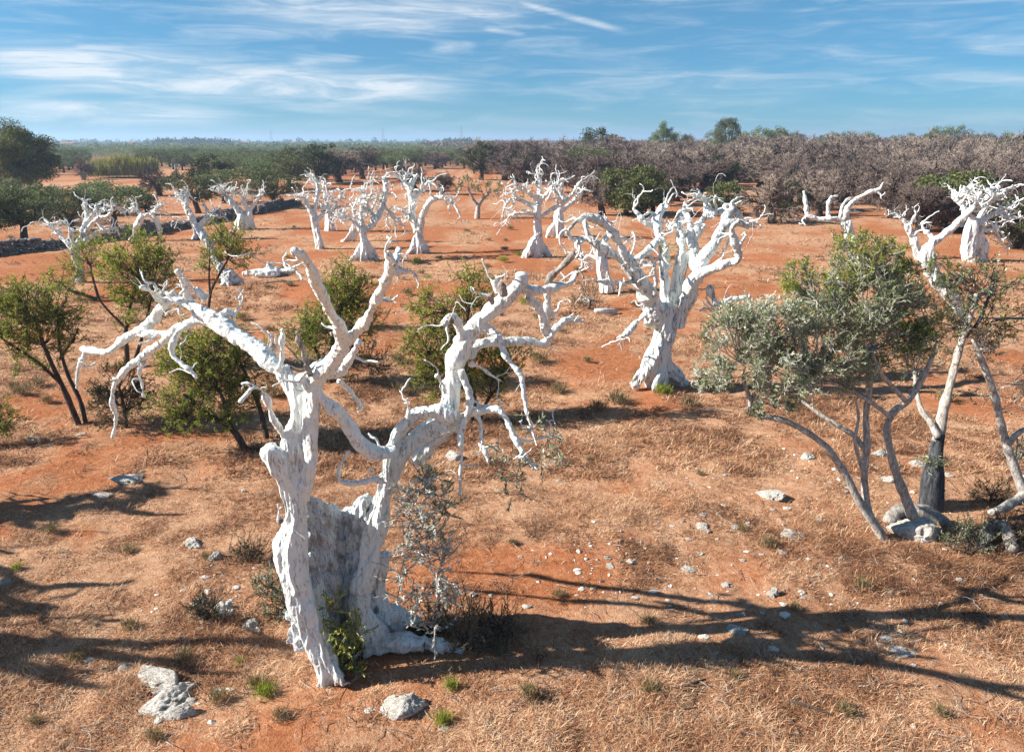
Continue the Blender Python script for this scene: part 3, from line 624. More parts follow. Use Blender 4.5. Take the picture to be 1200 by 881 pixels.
# --- the smaller ones, by row
small = [
 ((712,340), 'white dead olive half hidden behind left limbs of the swollen trunked one', 11,
  [(T, [(712,342,11),(709,325,8.5),(705,305,8),(700,290,8)], 0, 0), ('limb', [(702,296,6),(690,278,5),(684,262,3.5),(676,258,2)], None, None), ('limb', [(702,292,6),(712,276,5),(716,262,3.5),(708,255,2)], None, None), ('limb', [(704,305,5),(690,300,4),(682,310,2.5)], None, None)], 2, .6, None),
 ((628,303), 'white dead olive with fluted flaring trunk and a limb drooping at its left', 12,
  [(T, [(628,305,11),(629,290,8),(631,275,6.4),(630,255,6),(631,242,6)], 0, 0), (T, [(613,304,5),(621,292,6),(627,278,5)], -.3, 0), (T, [(644,302,5),(637,291,6),(632,278,5)], .2, 0),
   ('limb', [(631,245,5.5),(631,228,5),(633,213,3.6),(630,206,2)], None, None), ('limb', [(632,256,5),(645,247,4.4),(657,240,4),(669,229,3.6),(679,216,3.4),(684,210,2)], None, None),
   ('limb', [(630,246,5),(616,238,4),(602,233,3.4),(593,240,2.6),(588,256,1.6)], None, None), ('limb', [(628,250,4),(612,250,3),(598,252,2.6),(592,262,1.4)], None, None),
   ('limb', [(632,238,4),(645,222,3.4),(655,214,2.4)], None, None), ('limb', [(630,236,4),(615,222,3.2),(600,217,2)], None, None)], 4, 1.0, [([(605,228),(615,232),(640,228),(625,218)], 4, .5, .1, M_OLIVE, 0)]),
 ((655,279), 'thick trunked white dead olive standing just behind the fluted flaring trunk', 13,
  [(T, [(655,280,8),(655,262,7.4),(655,248,7)], 0, 0), (T, [(641,279,4),(645,270,5),(652,262,4)], 0, 0), ('limb', [(655,250,6),(660,235,5),(657,222,4),(659,213,3)], None, None), ('limb', [(655,250,5),(670,238,4),(680,226,3),(686,220,2)], None, None)], 3, .9, None),
 ((491,296), 'white dead olive with a bent limb reaching right, in the middle row', 14,
  [(T, [(491,298,9),(491,283,7.4),(490,270,6.5)], 0, 0), (T, [(478,298,4),(484,289,5),(488,278,5)], -.2, 0), (T, [(501,296,4),(497,287,5),(493,276,5)], .2, 0),
   ('limb', [(491,272,6),(499,247,6),(506,235,5.4),(519,232,4.4),(530,237,3),(540,254,1.5)], None, None), ('limb', [(489,272,6.4),(483,250,6.4),(482,232,6),(483,215,5),(489,204,3)], None, None),
   ('limb', [(483,238,4.4),(494,222,4),(503,214,3)], None, None), ('limb', [(482,226,4),(474,214,3),(476,204,2)], None, None), ('limb', [(486,262,4),(474,250,3),(468,246,2)], None, None)], 4, 1.0, [([(485,222),(492,225),(488,275)], 4, .5, .09, M_OLIVE, 0)]),
 ((427,305), 'white dead olive with bell shaped foot and wide shaggy crown, in the middle row', 15,
  [(T, [(427,307,11),(428,292,9),(426,275,6.4),(424,266,6)], 0, 0), (T, [(410,306,4),(418,298,6),(424,288,6)], -.2, 0), (T, [(442,305,4),(436,297,6),(430,285,6)], .2, 0),
   ('limb', [(427,272,5.6),(436,263,5.4),(447,246,5),(452,226,4.6),(450,207,4)], None, None), ('limb', [(424,272,4.6),(415,261,4),(404,254,3),(393,250,2)], None, None), ('limb', [(425,268,4.6),(423,248,4),(428,232,3.4),(424,218,2)], None, None),
   ('limb', [(440,255,4),(430,240,3),(438,222,2)], None, None), ('limb', [(449,240,4),(458,252,3),(463,262,2)], None, None)], 5, 1.1, [([(432,268),(445,235),(430,250)], 4, .5, .09, M_OLIVE, 0)]),
 ((406,283), 'thin white limewashed dead olive leaning right behind the bell footed one', 16,
  [(T, [(402,285,5),(409,276,4.8),(416,266,4.4),(424,256,4)], 0, 0), (T, [(412,284,3.4),(417,275,3.6),(422,264,3.4)], 0, 0), ('limb', [(424,257,3.6),(436,245,3),(442,232,2)], None, None), ('limb', [(420,262,3),(414,248,2.4),(417,238,2)], None, None)], 4, .9, None),
 ((375,291), 'slender white dead olive at the left end of the middle row, crown leaning left', 17,
  [(T, [(375,293,7),(373,280,5.6),(370,266,5),(367,255,4.6)], 0, 0), ('limb', [(368,258,4.2),(360,240,3.8),(355,231,3.4),(348,230,2)], None, None), ('limb', [(368,258,4.2),(370,240,3.6),(373,222,3.2),(368,210,2.4),(360,212,1.4)], None, None), ('limb', [(369,262,4),(380,248,3.2),(386,232,2.6)], None, None)], 5, .9, None),
 ((387,271), 'upright white limewashed dead olive set back between two others of the middle row', 18,
  [(T, [(387,272,8),(386,258,6),(385,244,5)], 0, 0), ('limb', [(385,246,4.2),(381,230,3.4),(380,214,2.6)], None, None), ('limb', [(386,248,4.2),(395,236,3.2),(402,224,2.6)], None, None), ('limb', [(385,250,3.8),(393,252,3),(402,247,2)], None, None)], 5, 1.0, None),
 ((287,269), 'white dead olive with twin spreading stems on one broad foot, before the stone wall', 19,
  [(T, [(286,270,10),(285,258,8.6),(282,250,6.4),(274,241,5),(266,231,4.6)], 0, 0), (T, [(276,270,5),(280,260,6)], 0, 0), (T, [(297,269,5),(293,260,6),(292,248,5)], 0, 0),
   ('limb', [(267,233,4),(260,226,3.8),(257,221,3)], None, None), ('limb', [(270,236,3.4),(272,226,2.8),(268,221,2)], None, None), ('limb', [(291,250,4.4),(287,236,3.4),(287,225,2.6)], None, None), ('limb', [(292,248,4.4),(302,233,3.4),(309,223,2.4)], None, None)], 4, 1.0, None),
 ((229,281), 'white limewashed dead olive whose tall stem tilts left, standing at the stone wall', 20,
  [(T, [(229,282,8),(230,270,5.6),(224,254,5),(216,238,4.6)], 0, 0), (T, [(238,281,4),(234,272,5),(230,262,4)], 0, 0), ('limb', [(217,240,4.2),(211,229,3.4),(205,232,2)], None, None), ('limb', [(219,244,4),(219,231,3),(221,226,2)], None, None), ('limb', [(232,264,4),(243,252,3.2),(240,240,2.4)], None, None), ('limb', [(233,266,4),(248,258,3),(252,250,2)], None, None)], 4, .9, None),
 ((272,333), 'white limewashed dead olive leaning far left over its broad foot, behind a small leafy sapling', 21,
  [(T, [(273,335,11),(264,322,9),(256,308,6),(246,290,5),(237,275,5),(228,262,4)], 0, .6), (T, [(285,335,6),(276,328,8),(268,318,7)], .2, 0), (T, [(260,336,5),(264,328,6)], -.3, 0), ('limb', [(232,266,3.6),(222,258,2.6),(214,262,1.6)], None, None), ('limb', [(246,290,4),(256,278,3),(262,280,2)], None, None)], 2, .6, None),
 ((158,283), 'low white limewashed dead olive bent over in an arch close to the stone wall', 22,
  [(T, [(157,284,5.6),(160,268,5),(165,256,4.6),(173,252,4.4),(181,256,4),(187,268,3.6),(188,282,3)], 0, 0), (T, [(152,284,4),(158,274,5)], 0, 0), ('limb', [(166,256,3.6),(160,246,2.8),(150,244,2)], None, None), ('limb', [(176,253,3.4),(184,244,2.6),(190,240,1.8)], None, None)], 5, .8, None),
 ((94,331), 'white dead olive with wide crown, partly covered by green bushes on the left', 23,
  [(T, [(95,333,9),(93,318,7),(89,302,6.6),(88,292,7)], 0, 0), (T, [(88,332,5),(91,320,6)], 0, 0), ('limb', [(88,296,6),(72,278,4),(60,266,3),(52,257,2)], None, None), ('limb', [(88,294,6),(98,272,5.6),(102,252,4.4),(100,238,3)], None, None), ('limb', [(92,290,5),(108,276,5),(120,270,4.4),(136,268,3.4),(140,276,2)], None, None), ('limb', [(98,274,4.4),(112,258,4),(126,252,3.4),(138,243,2.4)], None, None), ('limb', [(100,262,4),(110,248,3),(114,238,2)], None, None), ('limb', [(88,296,4.4),(84,276,3.4),(80,262,2)], None, None)], 4, .8, None),
 ((1004,312), 'white dead olive with forked top rising behind the crown of the silvery leafed olive', 24,
  [(T, [(1005,314,9),(1000,292,7.6),(996,276,7),(990,260,7)], 0, 0), ('limb', [(990,260,6),(976,257,5.4),(960,257,4.8),(947,252,4.4),(944,238,4),(942,224,2.6)], None, None), ('limb', [(972,257,4.2),(971,240,3.6),(974,231,3.2),(982,229,2)], None, None), ('limb', [(990,260,6),(993,246,5.6),(1003,234,5),(1016,226,4.4),(1030,222,3.6),(1035,213,2)], None, None), ('limb', [(984,255,3.4),(988,240,2.8),(994,233,2.4),(1003,232,1.6)], None, None), ('limb', [(947,252,2.6),(940,258,2),(944,264,1.4)], None, None), ('limb', [(994,248,2.4),(1005,248,2),(1009,249,1.2)], None, None), ('limb', [(1026,223,3),(1032,228,2),(1032,232,1)], None, None)], .4, .4, None),
 ((1132,372), 'white limewashed dead olive with a crooked S shaped trunk rising over the right hand foliage', 25,
  [(T, [(1135,374,10),(1122,356,9),(1108,342,9),(1096,327,9.4),(1087,308,9.4),(1088,290,8.6),(1098,280,7.6)], 0, 0), ('limb', [(1096,282,7),(1116,268,7),(1130,254,6.4),(1142,240,5.6),(1150,226,4)], None, None), ('limb', [(1096,281,6),(1084,270,4),(1079,261,2.6)], None, None), ('limb', [(1131,253,5.6),(1128,240,5),(1120,232,4.4),(1116,225,2.6)], None, None), ('limb', [(1126,238,3.6),(1134,226,3),(1130,219,2)], None, None)], 1.6, .6, None),
 ((1077,304), 'small white limewashed dead olive stem left of the crooked S shaped trunk', 26,
  [(T, [(1079,306,7),(1075,292,6.4),(1070,278,5.4),(1063,264,4.8)], 0, 0), ('limb', [(1063,265,4),(1056,256,2.8),(1043,248,1.6)], None, None), ('limb', [(1064,266,3.4),(1071,256,2.6),(1074,249,1.6)], None, None)], 3, .6, None),
 ((1143,307), 'white dead olive with massive fluted trunk and dense crown near the right edge', 27,
  [(T, [(1137,309,11),(1136,290,10),(1137,272,9),(1141,258,8)], 0, 0), (T, [(1150,308,10),(1150,288,9),(1147,268,8)], .2, .1), ('limb', [(1143,262,6.4),(1153,244,6),(1157,230,5.4),(1158,221,4.4)], None, None), ('limb', [(1157,226,4),(1168,225,3.6),(1181,222,2.6)], None, None), ('limb', [(1148,262,5.6),(1162,252,4.8),(1172,250,4.2),(1184,254,3.4),(1200,256,2)], None, None), ('limb', [(1170,251,3.4),(1180,242,2.8),(1192,240,1.6)], None, None), ('limb', [(1141,258,5.4),(1132,246,4.4),(1127,232,3.8),(1131,221,2.6)], None, None), ('limb', [(1152,242,4),(1142,232,3.4),(1136,224,2)], None, None), ('limb', [(1150,270,4),(1166,270,3),(1172,284,2)], None, None)], 5, .9, None),
]
for base, lab, sd, paths, ntw, L, spr in small:
    dead_tree(base, paths, lab, sd, .80, .6, .45, ntw * 2.2, L * .95, sprouts=spr or ([([(x, y) for x, y, r in p[1][-2:]], 3, .45, .09, M_OLIVE, 0) for p in paths[-2:]] if ntw > 3 else None), voxel_px=.8, fine_tw=ntw > 1, curl=.5, rough=True)
# the low stump
dead_tree((315, 321), [(T, [(285,321,3),(300,320,5),(316,319,6),(330,319,5),(346,318,2.6)], 0, 0), (T, [(300,323,2.5),(312,322,4),(326,320,5)], -.6, -.3), (T, [(318,321,7),(316,314,5.4),(314,307,2.4)], 0, 0), (T, [(326,319,5),(323,313,3)], 0, 0)],
  'low white limewashed stump, broken to a point, lying flat on bare red soil', 31, 1, 1, part_twigs=False, group=None, voxel_px=.9, name='tree_stump')
for o in COL.objects:
    if o.name.startswith('tree_stump'): o['category'] = 'stump'
# --- two more of the row just left of the view, whose shadows reach in from the left
protos = [o for o in COL.objects if o.name.startswith('dead_olive_tree')]
def shadow_tree(src, x, y, rz, s, lab):
    dup(src, (x, y, gz(x, y)), rz, s, lab)
shadow_tree(protos[1], -10.2, 7.0, 2.6, .85, 'white limewashed dead olive left of the view, shading the near grass at bottom left')
shadow_tree(protos[1], -11.6, 9.6, 1.0, .8, 'white dead olive left of the view, shading grass below the leaning sapling')

# ------------------------------------------------------------------ leafy shrubs and the right hand olive
def shrub(name, label, cat, base, stems, patches, leafmat, barkmat, seed, leaf=.05, dens=1.0, group=None, up=.35, tint=(0, 1), extra_parts=None, shoot=.55, lw=(.24, .34), clump=(5, 5)):
    """stems: [(pts px), d0, d1]; patches: (px, py, rx_px, ry_px, depth offset m, n_shoots[, material])"""
    G0 = ground_at(*base); Y0 = G0[1]; org = np.array([G0[0], G0[1], gz(G0[0], G0[1])]); rng = np.random.default_rng(seed)
    root = thing(name, label, cat, Vector(org), group)
    pl = place_paths([('stem', p, d0, d1) for p, d0, d1 in stems], Y0, seed, .3); ends = []
    for k, (_, P, R) in enumerate(pl):
        geo = Geo(); geo.tube(P - org, R * .68, 10, .1, seed + k, knob=.15)
        mm = barkmat[k % len(barkmat)] if isinstance(barkmat, list) else barkmat
        me = geo.mesh('stem', True); link('stem' if len(pl) > 1 else 'trunk', me, mm, root); ends.append(P[len(P) // 2:] - org)
    ends = np.vstack(ends); bym = {}; A = []; Bv = []; ra = []
    for pt in patches:
        px, py, rx, ry, dd, n = pt[:6]; mt = pt[6] if len(pt) > 6 else leafmat; tb = pt[7] if len(pt) > 7 else 0
        c, t = at(px, py, Y0 + dd); c = c - org; ex = rx * t / F; ez = ry * t / F; ey = (ex + ez) / 2 * .9
        k = np.argmin(((ends - c) ** 2).sum(1)); anchor = ends[k]
        root_pt = c + (anchor - c) * min(1, 1.0 * ez / (np.linalg.norm(anchor - c) + 1e-6)); root_pt[2] = min(root_pt[2], c[2] - ez * .3)
        if np.linalg.norm(anchor - root_pt) > .02:
            m = (anchor + root_pt) / 2 + rng.normal(size=3) * .06; A += [anchor, m]; Bv += [m, root_pt]; ra += [.014, .012]
        n = max(3, int(n * dens * (2.1 if leafmat is M_GREEN else 1.15)))
        nc = max(4, n // clump[0]); subc = rand_dirs(rng, nc) * (rng.uniform(.25, 1, nc) ** .5)[:, None] * [ex * 1.0, ey * 1.0, ez * .98] + c     # clumps
        for sc in subc:
            m = root_pt + (sc - root_pt) * .55 + rng.normal(size=3) * ex * .08
            A += [root_pt, m]; Bv += [m, sc]; ra += [.009, .007]
            ns = rng.poisson(clump[1]) + 1; outd = (sc - root_pt); outd = outd / (np.linalg.norm(outd) + 1e-9)
            l0 = shoot * min(ex, ez) * rng.uniform(.6, 1.1); tc_ = np.clip(rng.normal(.5 + tb, .15), 0, 1)
            for _ in range(ns):
                d = rand_dirs(rng, 1)[0] * .9 + outd * .7 + [0, 0, up]; d /= np.linalg.norm(d); q = sc + rng.normal(size=3) * l0 * .5; l = l0 * rng.uniform(.6, 1.3)
                e = q + d * l + rng.normal(size=3) * l * .12; A += [sc, q]; Bv += [q, e]; ra += [.0045, .0045]
                nl = max(6, int(l / (leaf * .22))); ts = rng.uniform(.05, 1.05, nl)[:, None]
                b = bym.setdefault(mt.name, [[], [], [], mt]); b[0].append(q + (e - q) * ts); b[1].append(rand_dirs(rng, nl) * .9 + d); b[2].append(np.clip(rng.normal(tc_, .2, nl), tint[0], tint[1]))
    for nm, (P, D, tt, mt) in bym.items():
        P = np.vstack(P); D = np.vstack(D); tt = np.concatenate(tt); n = len(P)
        V, Fq = leaf_quads(P, D, leaf * rng.uniform(.6, 1.3, n), leaf * rng.uniform(*lw, n), rng)
        link('foliage', mesh_np('foliage', V, [Fq], np.repeat(tt, 4)), mt, root)
    sv, sf = sticks(A, Bv, np.array(ra), np.array(ra) * .7); link('twigs', mesh_np('twigs', sv, [sf]), barkmat[0] if isinstance(barkmat, list) else barkmat, root)
    return root

# the multi-stemmed olive on the right
shrub('olive_tree', 'leafy multi-stemmed olive with silvery splashed foliage and thin leaning stems beside the pale boulder', 'tree', (1040, 634),
 [([(1040,640,8),(1028,618,7.4),(1010,593,6.8),(986,548,6.6),(962,518,6),(922,494,5.4),(884,485,5),(878,465,4),(870,440,3)], 0, .1),
  ([(1034,632,7.4),(1018,600,6.6),(1013,560,6),(1016,520,6),(1015,485,5),(1019,447,4.6),(1014,400,3)], .1, .2),
  ([(1016,530,5),(1000,510,4.4),(984,500,4.2),(962,486,3.6),(940,470,2.6)], .1, .5),
  ([(1070,606,9),(1062,585,8),(1050,553,7.4),(1039,507,6.2),(1046,484,5.8),(1064,469,5.6),(1078,448,5),(1090,424,4),(1096,404,2.6)], .2, .5),
  ([(1062,470,4.6),(1045,452,4),(1033,438,3.6),(1022,415,2.5)], .3, .1),
  ([(1046,490,4),(1018,470,3.2),(985,452,3),(958,446,2)], .2, -.3),
  ([(1014,560,3.4),(1002,520,2.8),(1006,490,2.4),(1002,465,1.6)], .1, 0)],
 [(1010,308,42,34,.4,190,M_GREEN,.08),(1052,322,28,24,.5,80,M_GREEN,.0),(1008,362,64,44,.2,360,M_SILVER,-.06),(1040,400,50,36,.3,230,M_GREEN,-.12),(965,345,32,34,.5,80,M_GREEN,.12),(935,334,20,26,.5,90,M_GREEN,.12),
  (905,385,38,34,-.1,170,M_SILVER,.1),(868,395,40,36,0,170,M_SILVER,.12),(840,438,30,22,0,110,M_SILVER,.15),(920,440,40,36,-.2,190,M_SILVER,.12),(968,410,38,34,-.2,170,M_SILVER,.05),(900,470,34,18,-.1,70,M_SILVER,.1),(1075,375,30,30,.5,90,M_GREEN,-.05),(1000,440,26,22,-.1,90,M_SILVER,.12)],
 M_SILVER, M_OLIVEBARK, 41, .05, 1.6, up=.3, shoot=.36, clump=(11, 17))
shrub('olive_tree', 'sparse leafy olive on a charred black trunk, right of the silvery multi-stemmed one', 'tree', (1090, 596),
 [([(1090,601,24),(1092,576,20),(1094,552,16),(1097,530,12),(1100,508,10)], 0, .1),
  ([(1098,516,11),(1101,503,10),(1106,478,8.4),(1113,452,6.2),(1120,425,6),(1127,400,5.6),(1137,372,4.4),(1144,345,3)], .1, .4),
  ([(1099,512,6),(1090,494,5),(1080,481,4.4),(1074,458,4),(1072,436,3)], 0, .6),
  ([(1128,398,3.4),(1146,378,3),(1158,350,2.4),(1168,318,1.6)], .4, .8)],
 [(1100,372,42,34,.5,90,M_DRYBUSH,.05),(1135,345,36,30,.4,80,M_SILVER,-.1),(1160,335,30,30,.7,70,M_DRYBUSH,.1),(1075,430,26,20,.6,40,M_SILVER,-.1),(1150,395,34,24,.5,45,M_DRYBUSH,.0),(1115,315,24,20,.8,40,M_GREEN,-.1),(1178,372,28,26,.6,45,M_GREEN,-.12),(1098,540,16,14,-.1,16,M_SILVER,-.1)],
 M_SILVER, [M_CHAR, M_OLIVEBARK, M_OLIVEBARK], 42, .055, 1.0, up=.3)
shrub('olive_tree', 'thin leaning olive stem with few leaves at the right edge of the view', 'tree', (1207, 600),
 [([(1210,604,9),(1200,577,8),(1188,545,7.4),(1179,518,6.8),(1170,482,6),(1165,460,5.4),(1154,432,5),(1146,412,4.4),(1140,398,3)], 0, .2),
  ([(1182,520,5),(1192,508,4.6),(1206,500,4)], 0, 0)],
 [(1150,410,24,18,.2,22),(1180,470,26,22,.3,30),(1200,440,24,24,.4,30),(1196,545,26,22,.2,28),(1170,400,24,20,.3,24,M_DRYBUSH,.1)],
 M_SILVER, M_OLIVEBARK, 43, .055, .8)
# green bushes around the foreground tree
shrub('olive_sapling', 'green leaning olive sapling at the left edge with bare dark stems', 'sapling', (93, 500),
 [([(94,502,5.5),(84,478,5),(72,450,4.4),(60,425,3.6),(48,395,3),(40,370,2)], 0, 0), ([(101,500,4),(94,470,3.4),(80,440,3),(70,405,2.4),(68,370,1.6)], .1, .4), ([(72,450,3),(45,425,2.4),(20,408,2),(0,395,1.4)], None, -.4), ([(70,420,2.2),(84,400,1.8),(92,385,1.2)], None, .2)],
 [(35,368,38,28,0,120),(70,360,22,24,.3,60),(12,352,22,22,-.2,50),(60,398,34,26,0,60),(10,395,22,24,-.3,40),(86,395,18,20,.3,32),(40,430,24,16,0,18),(-25,370,30,34,0,50)],
 M_GREEN, M_DARKBARK, 51, .055)
shrub('olive_sapling', 'bushy green olive sapling behind the arching left limb of the nearest tree', 'sapling', (152, 432),
 [([(150,434,4),(148,405,3.4),(148,380,3),(155,350,2.4),(162,325,2)], 0, 0), ([(154,433,3),(165,400,2.6),(175,360,2),(180,330,1.4)], .1, .3), ([(148,385,2.4),(128,365,2),(115,350,1.6)], None, 0)],
 [(160,305,36,26,0,110),(180,330,26,28,.2,80),(140,325,24,22,-.1,55),(168,355,30,18,.1,60,M_GREEN,.12),(155,378,18,14,0,26),(190,300,16,20,.2,36)],
 M_GREEN, M_DARKBARK, 52, .07)
shrub('olive_sapling', 'yellowish green bush in front of the wide crowned dead olive on the left', 'sapling', (115, 351),
 [([(117,352,3),(100,346,2.6),(82,340,2),(72,332,1.6)], 0, 0), ([(116,351,2.6),(110,330,2),(106,312,1.6)], 0, .3)],
 [(104,300,22,20,.4,70),(72,326,24,16,0,60,M_GREEN,.2),(92,316,18,18,.2,36),(84,338,16,10,0,20,M_GREEN,.15)], M_GREEN, M_DARKBARK, 53, .075)
shrub('olive_sapling', 'small round green sapling in front of the far leaning white trunk', 'sapling', (243, 388),
 [([(242,390,3),(244,365,2.6),(248,340,2.2),(258,320,2),(268,302,1.6)], 0, 0), ([(246,345,2),(245,320,1.6),(246,300,1.2)], None, 0)],
 [(270,288,22,22,0,90),(281,300,14,16,.1,36),(246,290,14,14,0,36),(250,312,14,14,.1,24,M_GREEN,-.1)], M_GREEN, M_DARKBARK, 54, .07)
shrub('olive_sapling', 'broad green sapling with a dark crooked trunk under the arching limb', 'sapling', (286, 525),
 [([(288,528,7),(281,515,6),(270,500,5.4),(252,490,4.4),(235,480,3.6),(215,462,2.4)], 0, -.2), ([(314,518,5),(310,500,4.4),(305,480,4),(295,455,3),(282,425,2.2)], .5, .6), ([(270,500,4),(262,470,3.2),(250,440,2.6),(240,412,2)], None, .3)],
 [(235,415,42,30,.2,150,M_GREEN,.08),(255,445,40,30,.3,130),(205,480,32,20,-.2,90),(240,490,34,16,-.2,70),(285,440,30,26,.5,70),(290,475,24,20,.4,40),(210,430,24,20,0,45),(265,395,24,16,.4,40),(300,420,18,18,.6,30)],
 M_GREEN, M_DARKBARK, 55, .055)
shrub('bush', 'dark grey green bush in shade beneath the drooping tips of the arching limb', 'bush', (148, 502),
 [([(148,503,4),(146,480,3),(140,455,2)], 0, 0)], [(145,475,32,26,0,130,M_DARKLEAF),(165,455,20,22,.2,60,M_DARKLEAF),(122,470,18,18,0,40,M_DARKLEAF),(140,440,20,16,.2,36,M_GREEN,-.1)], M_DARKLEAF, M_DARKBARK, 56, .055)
shrub('olive_sapling', 'green sapling seen between the V shaped branches of the nearest tree', 'sapling', (388, 452),
 [([(388,454,4),(386,430,3.4),(390,400,2.6),(400,370,2)], 0, 0), ([(392,452,3.4),(405,425,2.6),(418,395,2)], 0, .2), ([(384,440,3),(370,410,2.4),(360,390,1.6)], 0, 0)],
 [(402,345,26,26,0,100),(425,345,20,20,.2,55),(355,385,22,22,0,70,M_GREEN,-.08),(395,380,36,26,0,110),(370,400,22,20,0,46),(430,375,24,22,.2,46,M_GREEN,.1),(420,420,34,24,0,50,M_DRYBUSH,-.05),(445,425,16,16,.1,20,M_DRYBUSH),(400,440,20,14,0,24,M_DRYBUSH)], M_GREEN, M_DARKBARK, 57, .065)
shrub('olive_sapling', 'green sapling growing behind the right hand stem of the nearest tree', 'sapling', (560, 492),
 [([(552,494,4.5),(556,470,4),(548,440,3.4),(545,400,2.6),(550,360,2)], 0, 0), ([(562,492,4),(572,468,3),(590,445,2)], .1, .4), ([(550,450,3),(520,425,2.4),(498,405,1.6)], None, 0)],
 [(552,345,24,26,0,90,M_GREEN,.06),(505,360,22,20,0,56,M_GREEN,.06),(505,408,36,26,0,140),(520,450,26,24,0,80),(575,425,30,26,.3,100),(600,420,22,20,.4,50),(565,455,28,18,.2,50),(525,385,24,20,.1,60),(490,440,16,16,0,28)], M_GREEN, M_DARKBARK, 58, .062)
shrub('bush', 'green bush cut by the left edge of the view, below the leaning sapling', 'bush', (-8, 522),
 [([(-8,524,3),(-8,505,2.4),(-6,490,1.6)], 0, 0)], [(-4,490,16,22,0,70),(-10,508,18,12,0,30)], M_GREEN, M_DARKBARK, 59, .05)
for k, (b, w, lab, mt) in enumerate([((1133,648), 30, 'grey green spiky bush beside the fallen pale log at the right', M_SILVER), ((1182,640), 28, 'low dark brown bush at the right edge, among broken wood', M_DRYBUSH), ((585,748), 30, 'dry thin weeds where the trunk shadow begins', M_DRYBUSH), ((318,700), 30, 'silvery weeds left of the knobby trunk foot', M_SILVER), ((540,765), 48, 'dry dark weeds at the foot of the nearest tree, right of its roots', M_DRYBUSH),
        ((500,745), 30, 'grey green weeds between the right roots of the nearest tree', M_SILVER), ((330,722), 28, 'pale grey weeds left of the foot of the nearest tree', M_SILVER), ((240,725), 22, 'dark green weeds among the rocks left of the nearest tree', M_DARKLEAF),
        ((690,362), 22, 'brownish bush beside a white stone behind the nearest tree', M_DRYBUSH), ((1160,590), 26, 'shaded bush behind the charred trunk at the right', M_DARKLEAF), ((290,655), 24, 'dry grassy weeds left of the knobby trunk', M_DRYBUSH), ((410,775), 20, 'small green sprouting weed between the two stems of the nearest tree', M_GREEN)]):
    shrub('bush', lab, 'bush', b, [([(b[0], b[1] + 2, 2.5), (b[0] + 2, b[1] - w * .4, 1.6)], 0, 0)],
      [(b[0], b[1] - w * .55, w * .8, w * .6, 0, 60, mt), (b[0] - w * .5, b[1] - w * .3, w * .5, w * .4, .1, 25, mt), (b[0] + w * .5, b[1] - w * .35, w * .5, w * .45, .1, 25, mt)], mt, M_DARKBARK, 70 + k, .035, .9, up=.9, lw=(.14, .24), shoot=.8)

# weeds dotted over the field
rng = np.random.default_rng(90)
def weed_mesh(sd, mt):
    r = np.random.default_rng(sd); n = 260
    P = np.column_stack([r.normal(0, .09, n), r.normal(0, .09, n), r.uniform(0, .1, n)]); D = rand_dirs(r, n) * .6 + [0, 0, .9]
    V, Fq = leaf_quads(P, D, r.uniform(.08, .24, n), r.uniform(.008, .02, n), r); me = mesh_np('weed', V, [Fq], np.repeat(np.clip(r.normal(.5, .2, n), 0, 1), 4)); me.materials.append(mt); return me
WM = [weed_mesh(1, M_GREEN), weed_mesh(2, M_DRYBUSH), weed_mesh(3, M_DRYBUSH)]
rr = random.Random(4); spots = [(rr.uniform(-40, 1240), rr.uniform(262, 480), rr.choice([1, 1, 1, 2, 2, 2, 2, 0])) for _ in range(110)] + [(727,300 + 0,2),(515,303,1),(592,294,1),(760,735,1),(480,745,0),(215,765,1),(520,855,0),(530,815,0),(655,700,1),(900,640,2),(700,480,2),(430,720,2),(150,640,2),(60,620,2),(20,665,0),(240,650,2),(690,540,2),(820,560,2),(870,620,2),(930,720,2),(1010,690,2),(600,640,2),(580,770,1),(300,800,1),(255,815,2),(330,840,2),(620,830,2),(760,820,2),(860,800,2),(990,840,2),(1100,840,2),(280,770,0),(310,810,0),(150,730,2),(90,770,2),(40,840,2),(180,860,2)]
for k, (x, y, w) in enumerate(spots):
    p = ground_at(x, y); s = .48 * rng.uniform(.7, 1.3)
    lab = 'small tuft of fresh green weed in the dry grass' if w == 0 else 'small tuft of withered brown weed in the dry grass'
    s *= 1.0 if y > 480 else 1.9; o = bpy.data.objects.new('weed_tuft', WM[w]); COL.objects.link(o); o.location = (p[0], p[1], gz(p[0], p[1])); o.rotation_euler = (0, 0, rng.uniform(0, 6)); o.scale = (s, s, s * rng.uniform(.8, 1.2))
    tag(o, lab, 'weed', 'green weed tufts' if w == 0 else 'withered weed tufts')

# ------------------------------------------------------------------ stones
def rock_mesh(sd, sub=5, rough=.35):
    bm = bmesh.new(); bmesh.ops.create_icosphere(bm, subdivisions=sub, radius=1); V = np.array([v.co for v in bm.verts])
    k = V * 1.1 + sd * 7.7; d = 1 + rough * fbm(k, 4) + .12 * fbm(V * 5 + sd, 3); d -= .30 * np.clip(fbm(V * 3.1 + sd, 2), 0, 1)
    r = np.random.default_rng(sd)
    for _ in range(11):      # flat broken faces
        nrm = rand_dirs(r, 1)[0]; h = r.uniform(.55, .85); q = V * d[:, None] @ nrm; d = np.where(q > h, d * (h / np.maximum(q, 1e-3)) ** .8, d)
    d = d + .045 * fbm(V * 13 + sd, 2) - .06 * np.clip(fbm(V * 7 + sd * 2, 2) - .25, 0, 1)
    for v, s in zip(bm.verts, d): v.co = v.co * s
    me = bpy.data.meshes.new('rock'); bm.to_mesh(me); bm.free(); me.polygons.foreach_set('use_smooth', np.full(len(me.polygons), True)); me.materials.append(M_ROCK); return me
RM = [rock_mesh(i) for i in range(12)]
